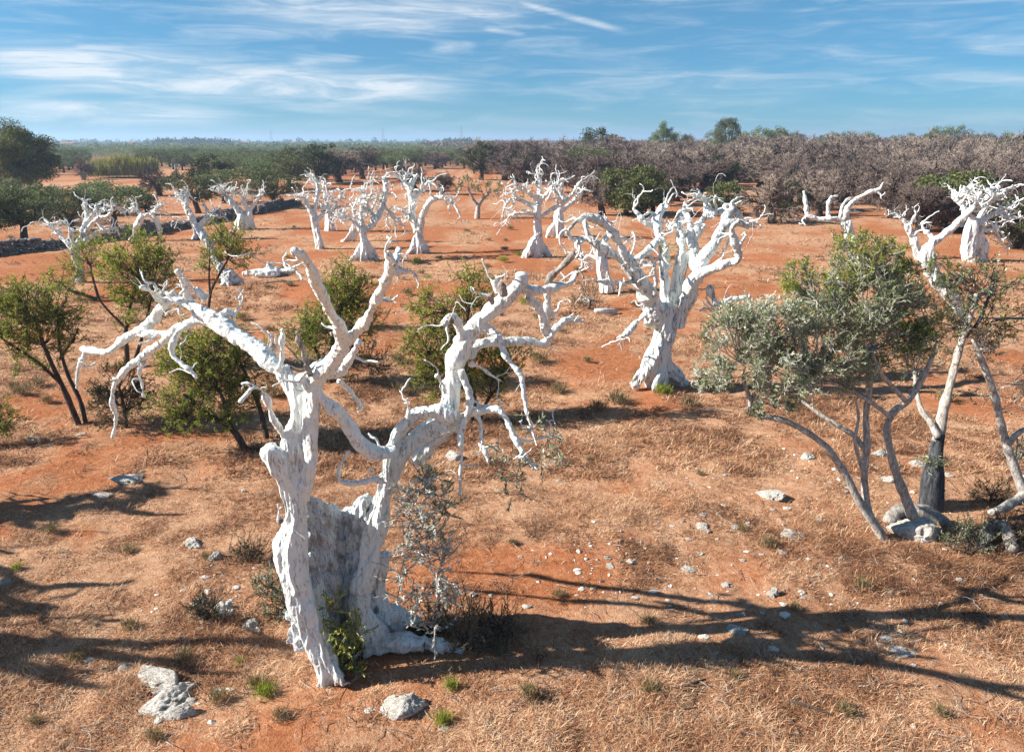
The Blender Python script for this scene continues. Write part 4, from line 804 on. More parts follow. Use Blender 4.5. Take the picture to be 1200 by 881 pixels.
def rock(px, py, wpx, hpx, lab, k, group=None, name='stone'):
    p = ground_at(px, py); t = p[1] / F * 1.15; r = random.Random(k * 13 + 5)
    o = bpy.data.objects.new(name, RM[k % 12]); COL.objects.link(o); o.location = (p[0], p[1], gz(p[0], p[1]) - hpx * t * .02)
    o.scale = (wpx * t * .52, wpx * t * r.uniform(.3, .5), hpx * t * .62); o.rotation_euler = (r.uniform(-.15, .15), r.uniform(-.15, .15), r.uniform(-.7, .7))
    tag(o, lab, 'stone', group)
big = [(196,818,78,36,'largest pale limestone slab in the dry grass at bottom left'),(184,790,72,24,'long limestone rock just behind the largest slab at bottom left'),(212,832,42,26,'pitted rock at the front of the slab cluster at bottom left'),(149,776,26,13,'rounded pale stone left of the limestone slab cluster'),
 (468,838,66,32,'half buried rough limestone block at the bottom, below the nearest tree'),(264,711,32,18,'white rock with a shaded face beside the weeds left of the nearest tree'),(236,702,18,22,'upright pale rock left of the weeds by the nearest tree'),(291,728,24,15,'round whitish rock close to the left foot of the nearest tree'),
 (225,632,28,9,'flat dark pitted stone in the grass left of the knobby trunk'),(252,650,16,14,'angular pale stone below the flat pitted one left of the trunk'),(1073,628,46,34,'large pale boulder at the foot of the multi-stemmed olive'),(1050,606,26,22,'grey rock wedged between the thin stems of the right hand olive'),
 (945,541,20,12,'pale stone in red soil under the low leafy branch'),(901,584,32,10,'flat whitish stone below the low leafy branch at right'),(1031,538,18,12,'white stone seen between the thin olive stems'),(1075,550,18,12,'white stone left of the charred trunk'),(1040,568,24,9,'flat pale stone between the stems of the multi-stemmed olive'),
 (928,628,34,7,'long narrow white stone lying left of the multi-stemmed olive'),(531,536,24,20,'white stone under the drooping right limb of the nearest tree'),(1053,764,34,8,'long pale stone on the edge of the forked shadow at bottom right'),(862,742,26,7,'white stone lit inside the long trunk shadow'),(906,702,14,15,'upright pale stone above the forked shadow'),
 (152,565,32,8,'flat white stone in the shadow band at left'),(120,581,28,6,'flat pale stone at the lower edge of the shadow band at left'),(685,350,20,10,'white stone far behind the nearest tree beside a brown bush'),(40,515,20,9,'pale stone in red soil under the leaning sapling'),(6,681,20,8,'pale stone at the left edge of the view')]
for k, (x, y, w, h, lab) in enumerate(big): rock(x, y, w, h, lab, k)
sm = [(715,667,16,6),(712,660,12,5),(808,668,22,7),(850,688,16,7),(1125,679,14,8),(1042,696,12,9),(685,800,11,8),(745,808,9,8),(1125,831,8,6),(1098,806,6,5),(822,617,28,7),(829,622,14,8),(862,617,18,7),(878,614,12,6),(800,612,8,5),(824,605,14,5),(960,612,16,9),(1150,718,10,5),(1178,720,12,7),(1040,719,8,5),(1000,712,7,5),(878,712,8,5),(866,722,12,6),(940,705,10,5),(893,755,8,5),(1020,690,8,4),(960,640,10,5),(985,655,9,4),(916,648,14,7),(930,664,8,4),(750,640,8,4),(770,650,8,4),(655,560,10,4),(640,545,7,4),(850,560,8,5),(880,530,8,4),(725,640,12,5),(735,655,9,5),(610,655,9,5),(575,700,9,4),(350,545,12,8),(335,552,10,6),(285,575,10,6),(95,512,16,5),(60,525,10,4),(300,735,12,8),(120,780,8,5),(205,780,14,6),(770,860,8,5),(1040,860,7,5),(1165,800,6,5),(700,690,6,4),(1110,560,14,8),(990,580,10,5),(870,660,10,4),(905,600,9,4),(780,690,8,4)]
for k, (x, y, w, h) in enumerate(sm): rock(x, y, w * .8, h * .75, 'small pale limestone fragment lying in the dry grass', k + 40, 'small limestone fragments')
# rubble chips and twig litter that nobody could count
def chips(n, seed):
    r = np.random.default_rng(seed); bm = bmesh.new(); bmesh.ops.create_icosphere(bm, subdivisions=1, radius=1); base = np.array([v.co for v in bm.verts]); fc = np.array([[v.index for v in f.verts] for f in bm.faces]); bm.free()
    cen = [(830, 640, 150, 60), (1080, 600, 120, 70), (715, 660, 60, 30), (250, 700, 60, 40), (190, 800, 60, 40), (960, 700, 200, 60), (600, 700, 700, 200), (1000, 560, 120, 40)]; geo = Geo()
    for _ in range(n):
        a_, b_, w_, h_ = cen[r.integers(len(cen))]; px, py = r.normal(a_, w_ * .6), r.normal(b_, h_ * .6)
        if py < 420 or py > 980: continue
        p = ground_at(px, py); s = r.gamma(1.6, .008) + .006; q = base * (1 + r.normal(0, .22, (len(base), 1))) * [s * r.uniform(.8, 1.8), s * r.uniform(.8, 1.5), s * r.uniform(.35, .8)]
        geo.add(q + [p[0], p[1], gz(p[0], p[1]) + s * .15], [fc])
    return geo.mesh('stone_chips')
o = link('stone_chips', chips(600, 3), M_ROCK); o['kind'] = 'stuff'
def litter(n, seed):
    r = np.random.default_rng(seed); px = r.uniform(-100, 1300, n); py = r.uniform(430, 960, n); A = []; B = []
    for x, y in zip(px, py):
        p = ground_at(x, y); q = np.array([p[0], p[1], gz(p[0], p[1]) + .02]); a = r.uniform(0, 6.28); l = r.uniform(.03, .17); m = q + [math.cos(a) * l, math.sin(a) * l, r.uniform(0, .05)]; a += r.normal(0, .6); e = m + [math.cos(a) * l * .8, math.sin(a) * l * .8, r.uniform(-.03, .04)]
        A += [q, m]; B += [m, e]
    w = np.repeat(r.uniform(.002, .006, n), 2); V, Fq = sticks(np.array(A), np.array(B), w, w * .7); return mesh_np('twig_litter', V, [Fq])
o = link('twig_litter', litter(1500, 4), M_GREYWOOD); o['kind'] = 'stuff'
# fallen wood
def log(name, label, pts, mt, seed, cat='log'):
    b = ground_at(*pts[0][:2]); org = np.array([b[0], b[1], gz(b[0], b[1])]); geo = Geo(); P = []; R = []
    for x, y, r, z in pts:
        t = (H - z) / -ray(x, y)[2]; P.append(np.array([0, 0, H]) + ray(x, y) * t + [0, 0, gz(*(ray(x, y) * t)[:2]) + 0.0]); R.append(r * t / F)
    s = catmull(np.column_stack([P, R]), 6); geo.tube(s[:, :3] - org, s[:, 3], 10, .12, seed, knob=.2); o = link(name, geo.mesh(name, True), mt); o.location = org; return tag(o, label, cat)
log('log', 'pale bare log lying at an angle at the right edge', [(1160,602,4,.12),(1180,594,5,.2),(1202,580,6,.3)], M_OLIVEBARK, 1)
log('log', 'grey broken log with a hollow bend beside the spiky bush', [(1150,640,6,.06),(1162,618,7,.22),(1178,622,8,.24),(1186,645,7,.08)], M_GREYWOOD, 2)
log('log', 'weathered log piece behind the pale boulder', [(1040,612,7,.1),(1056,600,8,.18),(1085,604,9,.15),(1108,615,7,.08)], M_GREYWOOD, 3)
log('log', 'white limewashed log lying on red soil behind the nearest tree', [(697,364,3,.12),(708,363,4,.14),(722,362,3,.1)], M_LIME, 4)
log('fallen_branch', 'thin dark fallen branch on the dry grass at bottom right', [(925,826,1.6,.04),(945,832,1.8,.05),(975,842,1.2,.04)], M_DARKBARK, 5, 'branch')
log('fallen_branch', 'thin fallen branch on the dry grass right of the nearest tree', [(795,815,1.4,.04),(812,806,1.6,.06),(826,802,1.2,.04)], M_DARKBARK, 6, 'branch')

# ------------------------------------------------------------------ dry grass (nobody could count it)
def grass(n, ylo, yhi, hmul, seed, wmul=1.0):
    r = np.random.default_rng(seed); px = r.uniform(-160, 1360, n * 2); py = ylo + (yhi - ylo) * r.uniform(0, 1, n * 2)
    u = (px - PW / 2) / F; v = (PH / 2 - py) / F; c, s = math.cos(PITCH), math.sin(PITCH)
    d = np.stack([u, c + v * s, -s + v * c], 1); p = d * (H / -d[:, 2])[:, None]; x, y = p[:, 0], p[:, 1]
    k = r.uniform(0, 1, n * 2) < np.clip((dryness(x, y) - .28 + .35 * fbm2(x, y, .45, 2, 55.)) * 1.7, .03, 1); x, y = x[k][:n], y[k][:n]; m = len(x)
    T_ = 7; # blades a tuft
    x = np.repeat(x, T_) + r.normal(0, .035, m * T_) * hmul; y = np.repeat(y, T_) + r.normal(0, .035, m * T_) * hmul; N_ = len(x)
    L = r.uniform(.05, .2, N_) * hmul * (0.65 + .45 * np.clip(fbm2(x, y, 1.3, 2, 21.), -.8, 1) + .5 * np.clip(fbm2(x, y, .35, 2, 27.), -.6, 1)); az = r.uniform(0, 2 * np.pi, N_); tilt = r.beta(2.4, 1.2, N_) * 1.25 + .3
    z = ground_z(x, y) - .005
    dirv = np.stack([np.cos(az) * np.sin(tilt), np.sin(az) * np.sin(tilt), np.cos(tilt)], 1); side = np.stack([-np.sin(az), np.cos(az), np.zeros(N_)], 1); w = (r.uniform(.0016, .0045, N_) * hmul * wmul)[:, None]
    B = np.stack([x, y, z], 1); mid = B + dirv * L[:, None] * .55; tip = mid + (dirv * [1.3, 1.3, .35]) * L[:, None] * .5
    V = np.stack([B - side * w, B + side * w, mid + side * w * .8, tip, mid - side * w * .8], 1).reshape(-1, 3); b = np.arange(N_)[:, None] * 5
    t = np.clip(.5 + .26 * fbm2(x, y, 1.7, 3, 33.) + .22 * fbm2(x, y, .28, 2, 44.) + r.normal(0, .27, N_), 0, 1)
    return V, np.hstack([b, b + 1, b + 2, b + 4]), np.hstack([b + 4, b + 2, b + 3]), np.repeat(t, 5)
for args in [(64000, 560, 990, 1.0, 1), (46000, 375, 560, 1.25, 2, 1.5), (30000, 240, 375, 1.6, 3, 2.4)]:
    V, Fq, Ft, t = grass(*args); o = link('dry_grass', mesh_np('dry_grass', V, [Fq, Ft], t), M_GRASS); o['kind'] = 'stuff'

# ------------------------------------------------------------------ background trees: one of each kind with trunk and crown, then copies
def bare_tree_proto(sd, Ht, name='bare_tree'):
    r = np.random.default_rng(sd); geo = Geo(); A = []; B = []; ra = []; rb = []
    root = thing(name, '', 'tree', (0, 0, 0))
    base = np.array([0, 0, -.1]); top = np.array([r.normal(0, .2), r.normal(0, .2), Ht * .26]); geo.tube([base, (base + top) / 2 + r.normal(size=3) * .08, top], [Ht * .075, Ht * .06, Ht * .055], 9, .2, sd)
    c = np.array([0, 0, Ht * .58])
    def br(p, d, L, rad, lev):
        n = 3; q = p
        for k in range(n):
            d = d + r.normal(size=3) * .24 + [0, 0, .04]; d /= np.linalg.norm(d); e = q + d * L / n
            if rad > .03: geo.tube([q, e], [rad * (1 - k * .2), rad * (1 - (k + 1) * .2)], 5, 0, 0)
            else: A.append(q); B.append(e); ra.append(rad * (1 - k * .2)); rb.append(rad * (1 - (k + 1) * .2))
            q = e
            if lev < 4:
                for _ in range(2 if lev < 3 else 5):
                    o = (q - c) / Ht; dd = d * .6 + rand_dirs(r, 1)[0] * .8 + o * .9; br(q, dd / np.linalg.norm(dd), L * r.uniform(.5, .72), rad * .55, lev + 1)
    for k in range(6):
        a = k * 1.05 + r.uniform(-.3, .3); d = np.array([math.cos(a) * .9, math.sin(a) * .9, r.uniform(.45, 1.2)]); br(top, d / np.linalg.norm(d), Ht * .33, Ht * .032, 1)
    link('trunk', geo.mesh('trunk', True), M_DARKBARK, root)
    A, B = np.array(A), np.array(B); w = np.maximum(np.array(ra) * .8, .009); sv, sf = sticks(A, B, w, np.maximum(np.array(rb) * .8, .007))
    link('crown', mesh_np('crown', sv, [sf]), M_TWIG, root); return root
def leafy_tree_proto(sd, Ht, Wd, mt, name='olive_tree', nclump=80, nleaf=90, leaf=.17, trunkh=.3, low=.25, bark=None, flat=1.0, cl=.11):
    r = np.random.default_rng(sd); root = thing(name, '', 'tree', (0, 0, 0)); geo = Geo(); cz = Ht * (low + 1) / 2; hz_ = Ht * (1 - low) / 2
    top = np.array([r.normal(0, .1), r.normal(0, .1), Ht * trunkh]); geo.tube([[0, 0, -.1], top * .5 + r.normal(size=3) * .06, top], [Ht * .07, Ht * .05, Ht * .045], 9, .2, sd)
    C_ = rand_dirs(r, nclump) * (r.uniform(.3, 1, nclump) ** .45)[:, None]; C_ *= (1 + (.10 if cl > .12 else .28) * fbm(C_ * 1.6 + sd, 2))[:, None]; C_ = C_ * [Wd / 2, Wd / 2, hz_ * flat] + [0, 0, cz]
    for k in r.permutation(nclump)[:9]: geo.tube(catmull([top, (top + C_[k]) / 2 + r.normal(size=3) * .12, C_[k]], 3), np.linspace(Ht * .03, Ht * .006, 7), 5, 0, k)
    P = []; D = []; t = []
    for c in C_:
        n = r.poisson(nleaf); cr = Wd * cl * r.uniform(.7, 1.3); q = rand_dirs(r, n) * (r.uniform(0, 1, n) ** .5)[:, None] * cr * [1, 1, .75]
        P.append(c + q); D.append(rand_dirs(r, n) + q / cr * .6 + [0, 0, .3]); t.append(np.clip(r.normal(.5, .2, n) + r.normal(0, .09), 0, 1))
    P, D, t = np.vstack(P), np.vstack(D), np.concatenate(t); V, Fq = leaf_quads(P, D, leaf * r.uniform(.6, 1.4, len(P)), leaf * r.uniform(.35, .6, len(P)), r)
    link('trunk', geo.mesh('trunk', True), bark or M_DARKBARK, root); link('crown', mesh_np('crown', V, [Fq], np.repeat(t, 4)), mt, root); return root
used = {}
def place(proto, px, py, h, lab, group=None, rz=None, wide=1.0):
    """stand a copy (the first time the original) with its base at the pixel, h metres tall"""
    p = ground_at(px, py); s = h / PROTO_H[proto.name]; rz = random.uniform(0, 6.28) if rz is None else rz
    return put_tree(proto, p[0], p[1], s, lab, group, rz, wide)
def put_tree(proto, x, y, s, lab, group, rz, wide=1.0):
    loc = (x, y, gz(x, y))
    if proto.name not in used:
        used[proto.name] = 1; proto.location = loc; proto.rotation_euler = (0, 0, rz); proto.scale = (s * wide, s * wide, s); proto['label'] = lab
        if group: proto['group'] = group
        return proto
    o = dup(proto, loc, rz, (s * wide, s * wide, s), lab, group)
    if not group and 'group' in o: del o['group']
    return o
random.seed(7)
BARE = [bare_tree_proto(100 + i, 4.5) for i in range(5)]
OLI = [leafy_tree_proto(120 + i, 4.0, 4.6, M_OLIVE) for i in range(4)]
DARK = [leafy_tree_proto(130 + i, 4.0, 3.6, M_DARKLEAF, 'evergreen_tree', low=.12) for i in range(2)]
GRN = [leafy_tree_proto(140 + i, 3.0, 3.4, M_BUSH, 'shrub', low=.05, trunkh=.15) for i in range(2)]
BIG = [leafy_tree_proto(150 + i, 10, 8, M_OLIVE, 'broadleaf_tree', nclump=90, nleaf=190, leaf=.26) for i in range(2)]
PROTO_H = {}
for lst, h in ((BARE, 4.5), (OLI, 4.0), (DARK, 4.0), (GRN, 3.0), (BIG, 10)):
    for o in lst:
        cr = [c for c in o.children if c.name.startswith('crown')][0].data; co = np.zeros(len(cr.vertices) * 3, np.float32); cr.vertices.foreach_get('co', co); PROTO_H[o.name] = float(np.percentile(co[2::3], 99.5))
def hpx(py, hp): return hp * ground_at(600, py)[1] / F * 1.02

single = [  # px, py, height in px, proto, label
 (85,270,46,OLI[0],'grey green olive with a dark forked trunk beyond the stone wall at left'),(135,266,48,OLI[1],'rounded dark olive beyond the wall, right of the forked trunk olive'),(28,284,60,OLI[2],'dense dark olive beyond the stone wall at the far left'),(-12,286,60,OLI[3],'dark olive cut by the left edge beyond the wall'),(58,262,40,OLI[1],'small dark olive behind the forked trunk olive at left'),
 (112,252,34,OLI[3],'low olive behind the two dark olives at left'),(15,256,42,OLI[0],'dark olive under the round pine'),(172,252,24,DARK[0],'small dark bush on the red field between the olives and the tilted white stem'),(233,250,44,OLI[2],'grey olive behind the tilted white stem by the wall'),(262,238,36,OLI[1],'grey olive behind the twin stemmed white tree'),
 (250,226,40,DARK[1],'dark olive at the edge of the red field, behind the grey olive'),(322,243,42,OLI[0],'grey olive beyond the end of the stone wall'),(308,226,36,OLI[3],'small olive at the near edge of the olive grove, left of the slender white tree'),(340,222,38,OLI[2],'olive at the near edge of the grove above the end of the wall'),(372,216,42,DARK[0],'dark olive behind the slender white tree'),
 (398,214,36,BARE[0],'bare brownish tree at the end of the olive grove, behind the bell footed white tree'),(425,210,34,BARE[1],'bare brownish tree right of the olive grove'),(350,212,36,OLI[1],'dark green olive above the slender white tree'),(564,211,40,DARK[1],'dark conical evergreen standing at the edge of the red clearing'),(604,213,42,BARE[2],'large bare brown tree just right of the dark conical evergreen'),
 (187,229,30,BARE[3],'small bare dark trunked tree alone on the red field at left'),(738,252,52,GRN[0],'yellow green bush at the near edge of the brown scrub'),(765,250,44,DARK[0],'dark bush right of the yellow green bush at the scrub edge'),(705,252,44,BARE[4],'low brown bush left of the yellow green bush at the scrub edge'),(850,252,36,GRN[1],'bright green bush behind the swollen trunked white tree'),
 (1112,268,62,GRN[0],'green bush behind the right hand white trees'),(1085,272,44,BARE[1],'bare brown bush behind the small white stem at right'),(1185,292,60,DARK[1],'dark green bush behind the massive white trunk at the right edge'),(905,262,54,BARE[2],'brown bare tree beside the forked white tree at the scrub edge'),(925,256,40,DARK[0],'dark leaved bush behind the forked white tree'),
 (488,224,30,BARE[3],'small brown bush behind the middle row of white trees'),(520,228,24,BARE[0],'thin brown bush behind the bent limbed white tree'),(1135,214,22,GRN[1],'green clump within the brown scrub at right')]
for px, py, hp, pr, lab in single: place(pr, px, py, hpx(py, hp) * (1.05 if px < 180 else 1), lab, wide=1.25 if px < 400 else 1.1)
# the small living olive on bare soil
shrub('olive_tree', 'small pale trunked living olive with dark leaf clumps standing alone on the red clearing', 'tree', (559, 256),
 [([(559,257,5),(560,246,4.2),(561,240,3.6),(567,232,2.6),(575,224,1.8)], 0, 0), ([(560,242,3.2),(553,231,2.4),(548,220,1.6)], 0, 0)],
 [(549,217,12,9,0,60,M_OLIVE),(577,223,10,10,0,60,M_OLIVE),(560,219,9,7,.5,24,M_OLIVE),(540,222,8,6,0,16,M_OLIVE)], M_OLIVE, M_OLIVEBARK, 95, .13, 1.0, lw=(.3, .45))

def scatter(step, D0, D1, inside, seed, jit=.35):
    r = np.random.default_rng(seed); res = []
    for y in np.arange(D0, D1, step):
        for x in np.arange(-y * .95, y * .95, step):
            X_, Y_ = x + r.uniform(-jit, jit) * step, y + r.uniform(-jit, jit) * step
            px, py = to_px((X_, Y_, 0))
            if -90 < px < 1290 and inside(px, py, X_, Y_): res.append((X_, Y_, px, py))
    return res
def clearing(px, py):     # bare red gaps
    return any(((px - a) / w) ** 2 + ((py - b) / h) ** 2 < 1 for a, b, w, h in [(875,233,32,12),(790,212,22,9),(835,203,18,7),(775,228,20,6),(745,212,18,5),(940,222,20,6),(520,215,75,12),(960,195,16,5),(1185,255,30,7)])
edge = [(-100,0),(548,0),(556,209),(600,215),(690,238),(760,243),(880,243),(960,256),(1060,275),(1200,294),(1300,300)]
def scrub(px, py, x, y):
    e = np.interp(px, [a for a, _ in edge], [b for _, b in edge]); return px > 550 and py < e and not clearing(px, py)
random.seed(11)
near = scatter(5.0, 38, 175, scrub, 5, .42); far = scatter(9.5, 175, 420, scrub, 6)
near.sort(key=lambda q: q[1]); nnear = near[:235]; rest = near[235:]
for x, y, px, py in nnear:
    h = (2.8 + min(2.8, max(0, (y - 50) / 32)) + random.uniform(-.5, .7)) * (1 + .10 * min(1, max(0, (px - 720) / 250)) * min(1, max(0, (y - 60) / 30))); u = random.random()
    if u < .93: pr, lab, grp = random.choice(BARE), 'bare brown leafless olive tree in the dead scrub filling the right background', 'bare brown trees of the scrub'
    elif u < .97: pr, lab, grp = random.choice(OLI), 'grey green olive still in leaf among the brown dead scrub at right', 'olives in leaf among the scrub'
    else: pr, lab, grp = random.choice(DARK), 'dark green bush among the brown dead scrub at right', 'dark bushes among the scrub'; 
    if pr in DARK: h *= .75
    put_tree(pr, x, y, h / PROTO_H[pr.name], lab, grp, random.uniform(0, 6.28), random.uniform(1.0, 1.35))
# the olive grove at left
def grove_in(px, py, x, y):
    lim = np.interp(px, [-90, 60, 160, 210, 300, 360, 420, 480, 560], [215, 206, 196, 200, 212, 211, 205, 200, 198]); return px < 545 and py < lim and not (100 < px < 172 and py > 188)
gr = scatter(6.0, 95, 330, grove_in, 8, .22); gr.sort(key=lambda q: q[1])
for x, y, px, py in gr[:240]:
    u = random.random(); pr = random.choice(OLI); h = random.uniform(2.9, 3.9)
    lab, grp = 'grey green olive tree in the rows of the grove across the left background', 'olive trees of the far grove'
    if px > 400 and u < .3: pr = random.choice(BARE); lab, grp = 'bare brown tree standing at the right end of the far olive grove', 'bare trees of the far grove'
    put_tree(pr, x, y, h / PROTO_H[pr.name], lab, grp, random.uniform(0, 6.28), random.uniform(1.0, 1.25))
# far woods that read as one mass
def wood(name, spots, mt, seed, n=55, leaf=.5, hr=(3.5, 5.5), wr=(3.5, 6), slim=.55):
    r = np.random.default_rng(seed); P = []; L = []; t = []
    for x, y in spots:
        h = r.uniform(*hr); w = r.uniform(*wr); d = rand_dirs(r, n) * (r.uniform(.4, 1, n) ** .5)[:, None] * [w / 2, w / 2, h * .42]
        P.append(d + [x, y, h * .58]); L.append(np.full(n, leaf * (.6 + y / 500))); t.append(np.clip(r.normal(.5 + r.normal(0, .12), .2, n), 0, 1))
    P = np.vstack(P); L = np.concatenate(L); L = np.minimum(L, 2.2); V, Fq = leaf_quads(P, rand_dirs(r, len(P)), L * r.uniform(.6, 1.4, len(P)), L * slim, r)
    o = link(name, mesh_np(name, V, [Fq], np.repeat(np.concatenate(t), 4)), mt); o['kind'] = 'stuff'
M_TWIGMASS = m_leaf('distant_bare_crowns', (.10, .07, .055), (.20, .14, .115), (.30, .22, .185), .1, .9)
wood('far_scrub', [(q[0], q[1]) for q in rest + far], M_TWIGMASS, 1, 260, .75, (4.3, 6.0), (5, 8), .10)
wood('far_grove', [(q[0], q[1]) for q in gr[240:]], M_OLIVE, 2, 150, .26, (2.9, 4.0), (4.5, 6.5))
r_ = np.random.default_rng(3)
def strip(n, y0, y1, px0, px1):
    y = np.exp(r_.uniform(math.log(y0), math.log(y1), n)); px = r_.uniform(px0, px1, n); return [((p - PW / 2) / F * yy_ * .951, yy_) for p, yy_ in zip(px, y)]
wood('far_plain_trees', strip(2400, 330, 2600, -150, 640), M_OLIVE, 4, 34, .8, (2.4, 4.4), (6, 14))
wood('far_bare_plain_trees', strip(1500, 330, 1800, 500, 1350), M_TWIGMASS, 5, 40, .8, (4, 5.8), (6, 12))
wood('far_dark_wood', [((p - PW / 2) / F * y * .951, y) for p, y in zip(list(r_.uniform(176, 270, 60)) + list(r_.uniform(520, 552, 22)), list(r_.uniform(650, 760, 60)) + list(r_.uniform(700, 800, 22)))], M_DARKLEAF, 6, 60, .9, (6, 8.5), (6, 9))
wood('far_skyline_trees', strip(70, 900, 1800, 60, 560), M_DARKLEAF, 7, 60, .9, (5.6, 9), (5, 10))

# trees that break the skyline
def skyline(px, top, D, w, pr, lab, group=None):
    q = at(px, top, D)[0]; h = q[2] * 1.03; x = q[0]
    put_tree(pr, x, D, h / PROTO_H[pr.name], lab, group, random.uniform(0, 6), w)
skyline(779, 146, 150, .85, BIG[0], 'tallest pale green broadleaf tree on the skyline above the brown scrub')
skyline(855, 141, 165, .75, BIG[1], 'rounded grey green tree on the skyline right of the tallest one')
skyline(706, 152, 150, 1.3, DARK[1], 'dark pointed tree on the skyline left of the tallest one')
for px, top, w in [(685,161,.8),(690,160,.7),(800,154,.6),(838,153,.6),(880,153,.8),(897,150,.45),(912,151,.6),(930,155,.8),(972,154,.9),(1000,156,.7),(1018,154,.5),(1050,155,.8),(1070,154,.6),(1095,153,.6),(1115,149,.8),(1150,154,.6),(1185,154,.6),(1210,152,.8),(1240,153,.7)]:
    skyline(px, top + 2 + random.uniform(-2, 3), random.uniform(150, 240), .55 + w * .4, random.choice(OLI), 'grey green tree showing above the brown scrub on the right skyline', 'skyline trees above the scrub')
# the round pine
pine = leafy_tree_proto(160, 10, 9.5, M_PINE, 'pine_tree', nclump=85, nleaf=520, leaf=.26, low=.10, cl=.155, trunkh=.3); PROTO_H[pine.name] = 10.4
p_ = ground_at(22, 232); put_tree(pine, at(16, 190, 80)[0][0], 80, at(16, 146, 80)[0][2] / 10.4, 'large rounded dark pine standing at the left edge, taller than the horizon', None, 1.0, 1.12)
# reeds
def reeds():
    G0 = ground_at(138, 209); r = np.random.default_rng(9); root = np.array([G0[0], G0[1], 0]); n = 5200; k = G0[1] / F
    x = r.uniform(-34, 34, n) * k; y = r.uniform(-1.5, 5, n); hh = (2.4 + .9 * np.cos(x / (34 * k) * 1.3 - .5) + r.normal(0, .25, n)) * (1 + .3 * fbm2(x, y, 1.6, 2, 3.))
    P = np.stack([x, y, r.uniform(0, .55, n) * hh], 1); D = rand_dirs(r, n) * .32 + [0, 0, 1]
    V, Fq = leaf_quads(P, D, hh * .5, r.uniform(.06, .13, n), r); o = link('reed_bed', mesh_np('reed_bed', V, [Fq], np.repeat(np.clip(r.normal(.5, .2, n), 0, 1), 4)), M_REED); o.location = root
    tag(o, 'yellow green bed of tall reeds between the round pine and the olive grove', 'reeds')
reeds()
place(DARK[1], 165, 208, 3.4, 'dark bush at the right end of the yellow green reeds'); place(BARE[2], 98, 211, 3.2, 'brown leafless bush at the left end of the reeds')
# ------------------------------------------------------------------ dry stone wall
def stone_wall():
    pts = [(-60,306),(0,299),(70,292),(135,282),(200,270),(262,258),(310,248),(352,239)]; P = np.array([ground_at(*p) for p in pts]); S_ = catmull(P, 40); r = np.random.default_rng(14)
    seg = np.concatenate([[0], np.cumsum(np.linalg.norm(np.diff(S_, axis=0), axis=1))]); bm = bmesh.new(); bmesh.ops.create_icosphere(bm, subdivisions=1, radius=1); base = np.array([v.co for v in bm.verts]); fc = np.array([[v.index for v in f.verts] for f in bm.faces]); bm.free()
    geo = Geo(); org = P[2]
    for s in np.arange(0, seg[-1], .27):
        c = np.array([np.interp(s, seg, S_[:, k]) for k in range(3)])
        hw = .62 + .16 * math.sin(s * .7) + .1 * math.sin(s * 2.3)
        for z in np.arange(.08, hw, .19):
            for side in (-1, 1):
                q = base * (1 + r.normal(0, .13, (len(base), 1))) * [r.uniform(.13, .24), r.uniform(.13, .24), r.uniform(.09, .14)]
                geo.add(q + c - org + [r.normal(0, .05), side * .15 * (1 - z * .5) + r.normal(0, .04), z + r.normal(0, .02)], [fc])
    o = link('dry_stone_wall', geo.mesh('dry_stone_wall'), M_RUBBLE); o.location = org; tag(o, 'low dry stone wall of grey rubble running along the left side of the field', 'wall')
stone_wall()
# ------------------------------------------------------------------ poles, wires, pylons, houses
tops = []
for px, py, top, lab in [(210,227,191,'grey utility pole on the red field left of the twin stemmed white tree'),(477,211,185,'grey utility pole beyond the bent limbed white tree'),(745,203,176,'grey utility pole standing in the brown scrub behind the yellow green bush'),(1013,203,178,'pale utility pole standing in the brown scrub above the forked white tree')]:
    p = ground_at(px, py); h = H - p[1] * (top - HORIZON) / F * .98; geo = Geo(); root = thing('utility_pole', lab, 'pole', p, 'utility poles')
    geo.tube([[0, 0, -.2], [0, 0, h / 2], [0, 0, h]], [.13, .11, .09], 8); link('pole', geo.mesh('pole', True), M_POLE, root)
    g2 = Geo(); g2.tube([[-.5, 0, h - .18], [0, .0, h - .18], [.5, 0, h - .18]], [.05, .05, .05], 6); arm = link('crossarm', g2.mesh('crossarm'), M_POLE, root)
    for sx in (-.42, .42):
        g3 = Geo(); g3.tube([[sx, 0, h - .16], [sx, 0, h - .05], [sx, 0, h + .06]], [.035, .05, .025], 6); link('insulator', g3.mesh('insulator'), M_WALLW, arm)
    tops.append(p + [0, 0, h - .05])
tops = [tops[0] + [-60, -6, 0]] + tops + [tops[-1] + [50, -4, 0]]
for k in range(5):
    a, b = tops[k], tops[k + 1]; geo = Geo(); t = np.linspace(0, 1, 24)[:, None]; P = a + (b - a) * t; P[:, 2] -= (1.2 * 4 * t * (1 - t))[:, 0] * .5; geo.tube(P - a, np.full(24, .018), 4, cap=False)
    o = link('overhead_wire', geo.mesh('overhead_wire'), M_WIRE); o.location = a
    tag(o, ['thin overhead wire running from the left edge to the pole on the red field', 'thin overhead wire from the red field pole to the pole behind the middle row', 'thin overhead wire crossing the clearing into the brown scrub', 'thin overhead wire between the two poles in the brown scrub', 'thin overhead wire running out to the right over the scrub'][k], 'wire')
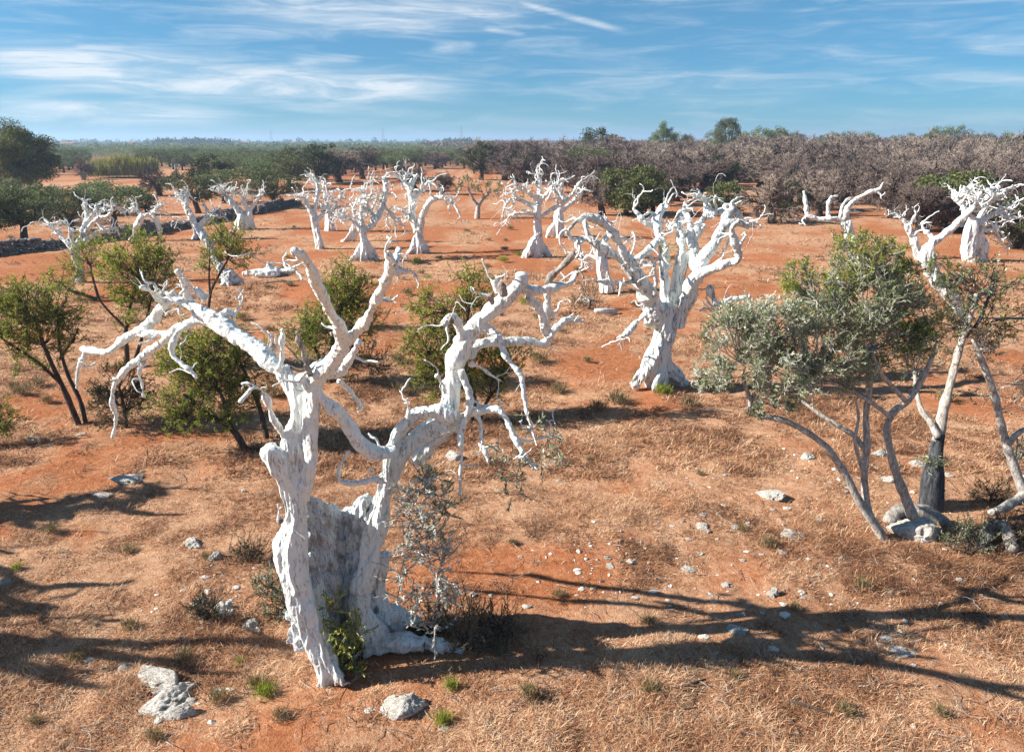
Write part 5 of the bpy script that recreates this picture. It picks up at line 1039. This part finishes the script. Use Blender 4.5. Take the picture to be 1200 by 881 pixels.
for px, D, h, lab in [(541,1300,30,'faint lattice pylon on the horizon above the dark far trees'),(449,1500,31,'faint lattice pylon on the horizon right of centre of the far grove'),(318,1600,28,'faint lattice pylon on the horizon left of the other two')]:
    A = []; B = []; w = 3.2
    for k in range(8):
        z0, z1 = h * k / 8, h * (k + 1) / 8; a0, a1 = w * (1 - k / 8.6), w * (1 - (k + 1) / 8.6)
        for sx, sy in ((1, 1), (1, -1), (-1, -1), (-1, 1)):
            A.append((sx * a0, sy * a0, z0)); B.append((sx * a1, sy * a1, z1)); A.append((sx * a0, sy * a0, z0)); B.append((-sx * a1, sy * a1, z1))
    for z in (h * .72, h * .85, h * .96): A.append((-5.5, 0, z)); B.append((5.5, 0, z))
    V, Fq = sticks(np.array(A, float), np.array(B, float), np.full(len(A), .16), np.full(len(A), .16)); o = link('lattice_pylon', mesh_np('lattice_pylon', V, [Fq]), M_STEEL); o.location = ((px - PW / 2) / F * D * .951, D, 0); tag(o, lab, 'pylon')
def house(px, D, w, d, h, lab):
    h *= .52; w *= .75
    root = thing('house', lab, 'house', ((px - PW / 2) / F * D * .951, D, 0))
    def box(name, x0, x1, y0, y1, z0, z1, m):
        V = [(x, y, z) for x in (x0, x1) for y in (y0, y1) for z in (z0, z1)]; Fq = np.array([[0, 1, 3, 2], [4, 6, 7, 5], [0, 4, 5, 1], [2, 3, 7, 6], [0, 2, 6, 4], [1, 5, 7, 3]]); return link(name, mesh_np(name, V, [Fq]), m, root)
    box('wall', -w / 2, w / 2, 0, d, -.2, h, M_WALLW)
    V = [(-w / 2 - .3, -.3, h + .01), (w / 2 + .3, -.3, h + .01), (w / 2 + .3, d + .3, h + .01), (-w / 2 - .3, d + .3, h + .01), (-w / 2 - .3, d / 2, h + 1.3), (w / 2 + .3, d / 2, h + 1.3)]
    link('roof', mesh_np('roof', V, [np.array([[0, 1, 5, 4], [2, 3, 4, 5], [0, 3, 2, 1]]), np.array([[1, 2, 5], [3, 0, 4]])]), M_ROOF, root)
    for k in (-.3, .02, .3): box('window', w * k - .5, w * k + .5, -.03, -.004, h * .4, h * .8, M_PANE)
    box('door', w * .15 - .5, w * .15 + .5, -.03, -.004, 0, 2.1, M_ROOF)
house(77, 620, 15, 8, 6.2, 'white farmhouse far off right of the round pine'); house(152, 720, 9, 7, 6, 'small white house among the far trees left of the dark wood'); house(286, 900, 14, 8, 7, 'pale house on the horizon right of the dark wood'); house(560, 1000, 16, 8, 7, 'pale house far off near the dark conical evergreen'); house(345, 1000, 18, 8, 6.6, 'long pale house on the horizon left of the middle row')
# unused originals stay out of the scene
for lst in (BARE, OLI, DARK, GRN, BIG):
    for o in lst:
        if o.name not in used:
            for c in list(o.children): bpy.data.objects.remove(c)
            bpy.data.objects.remove(o)
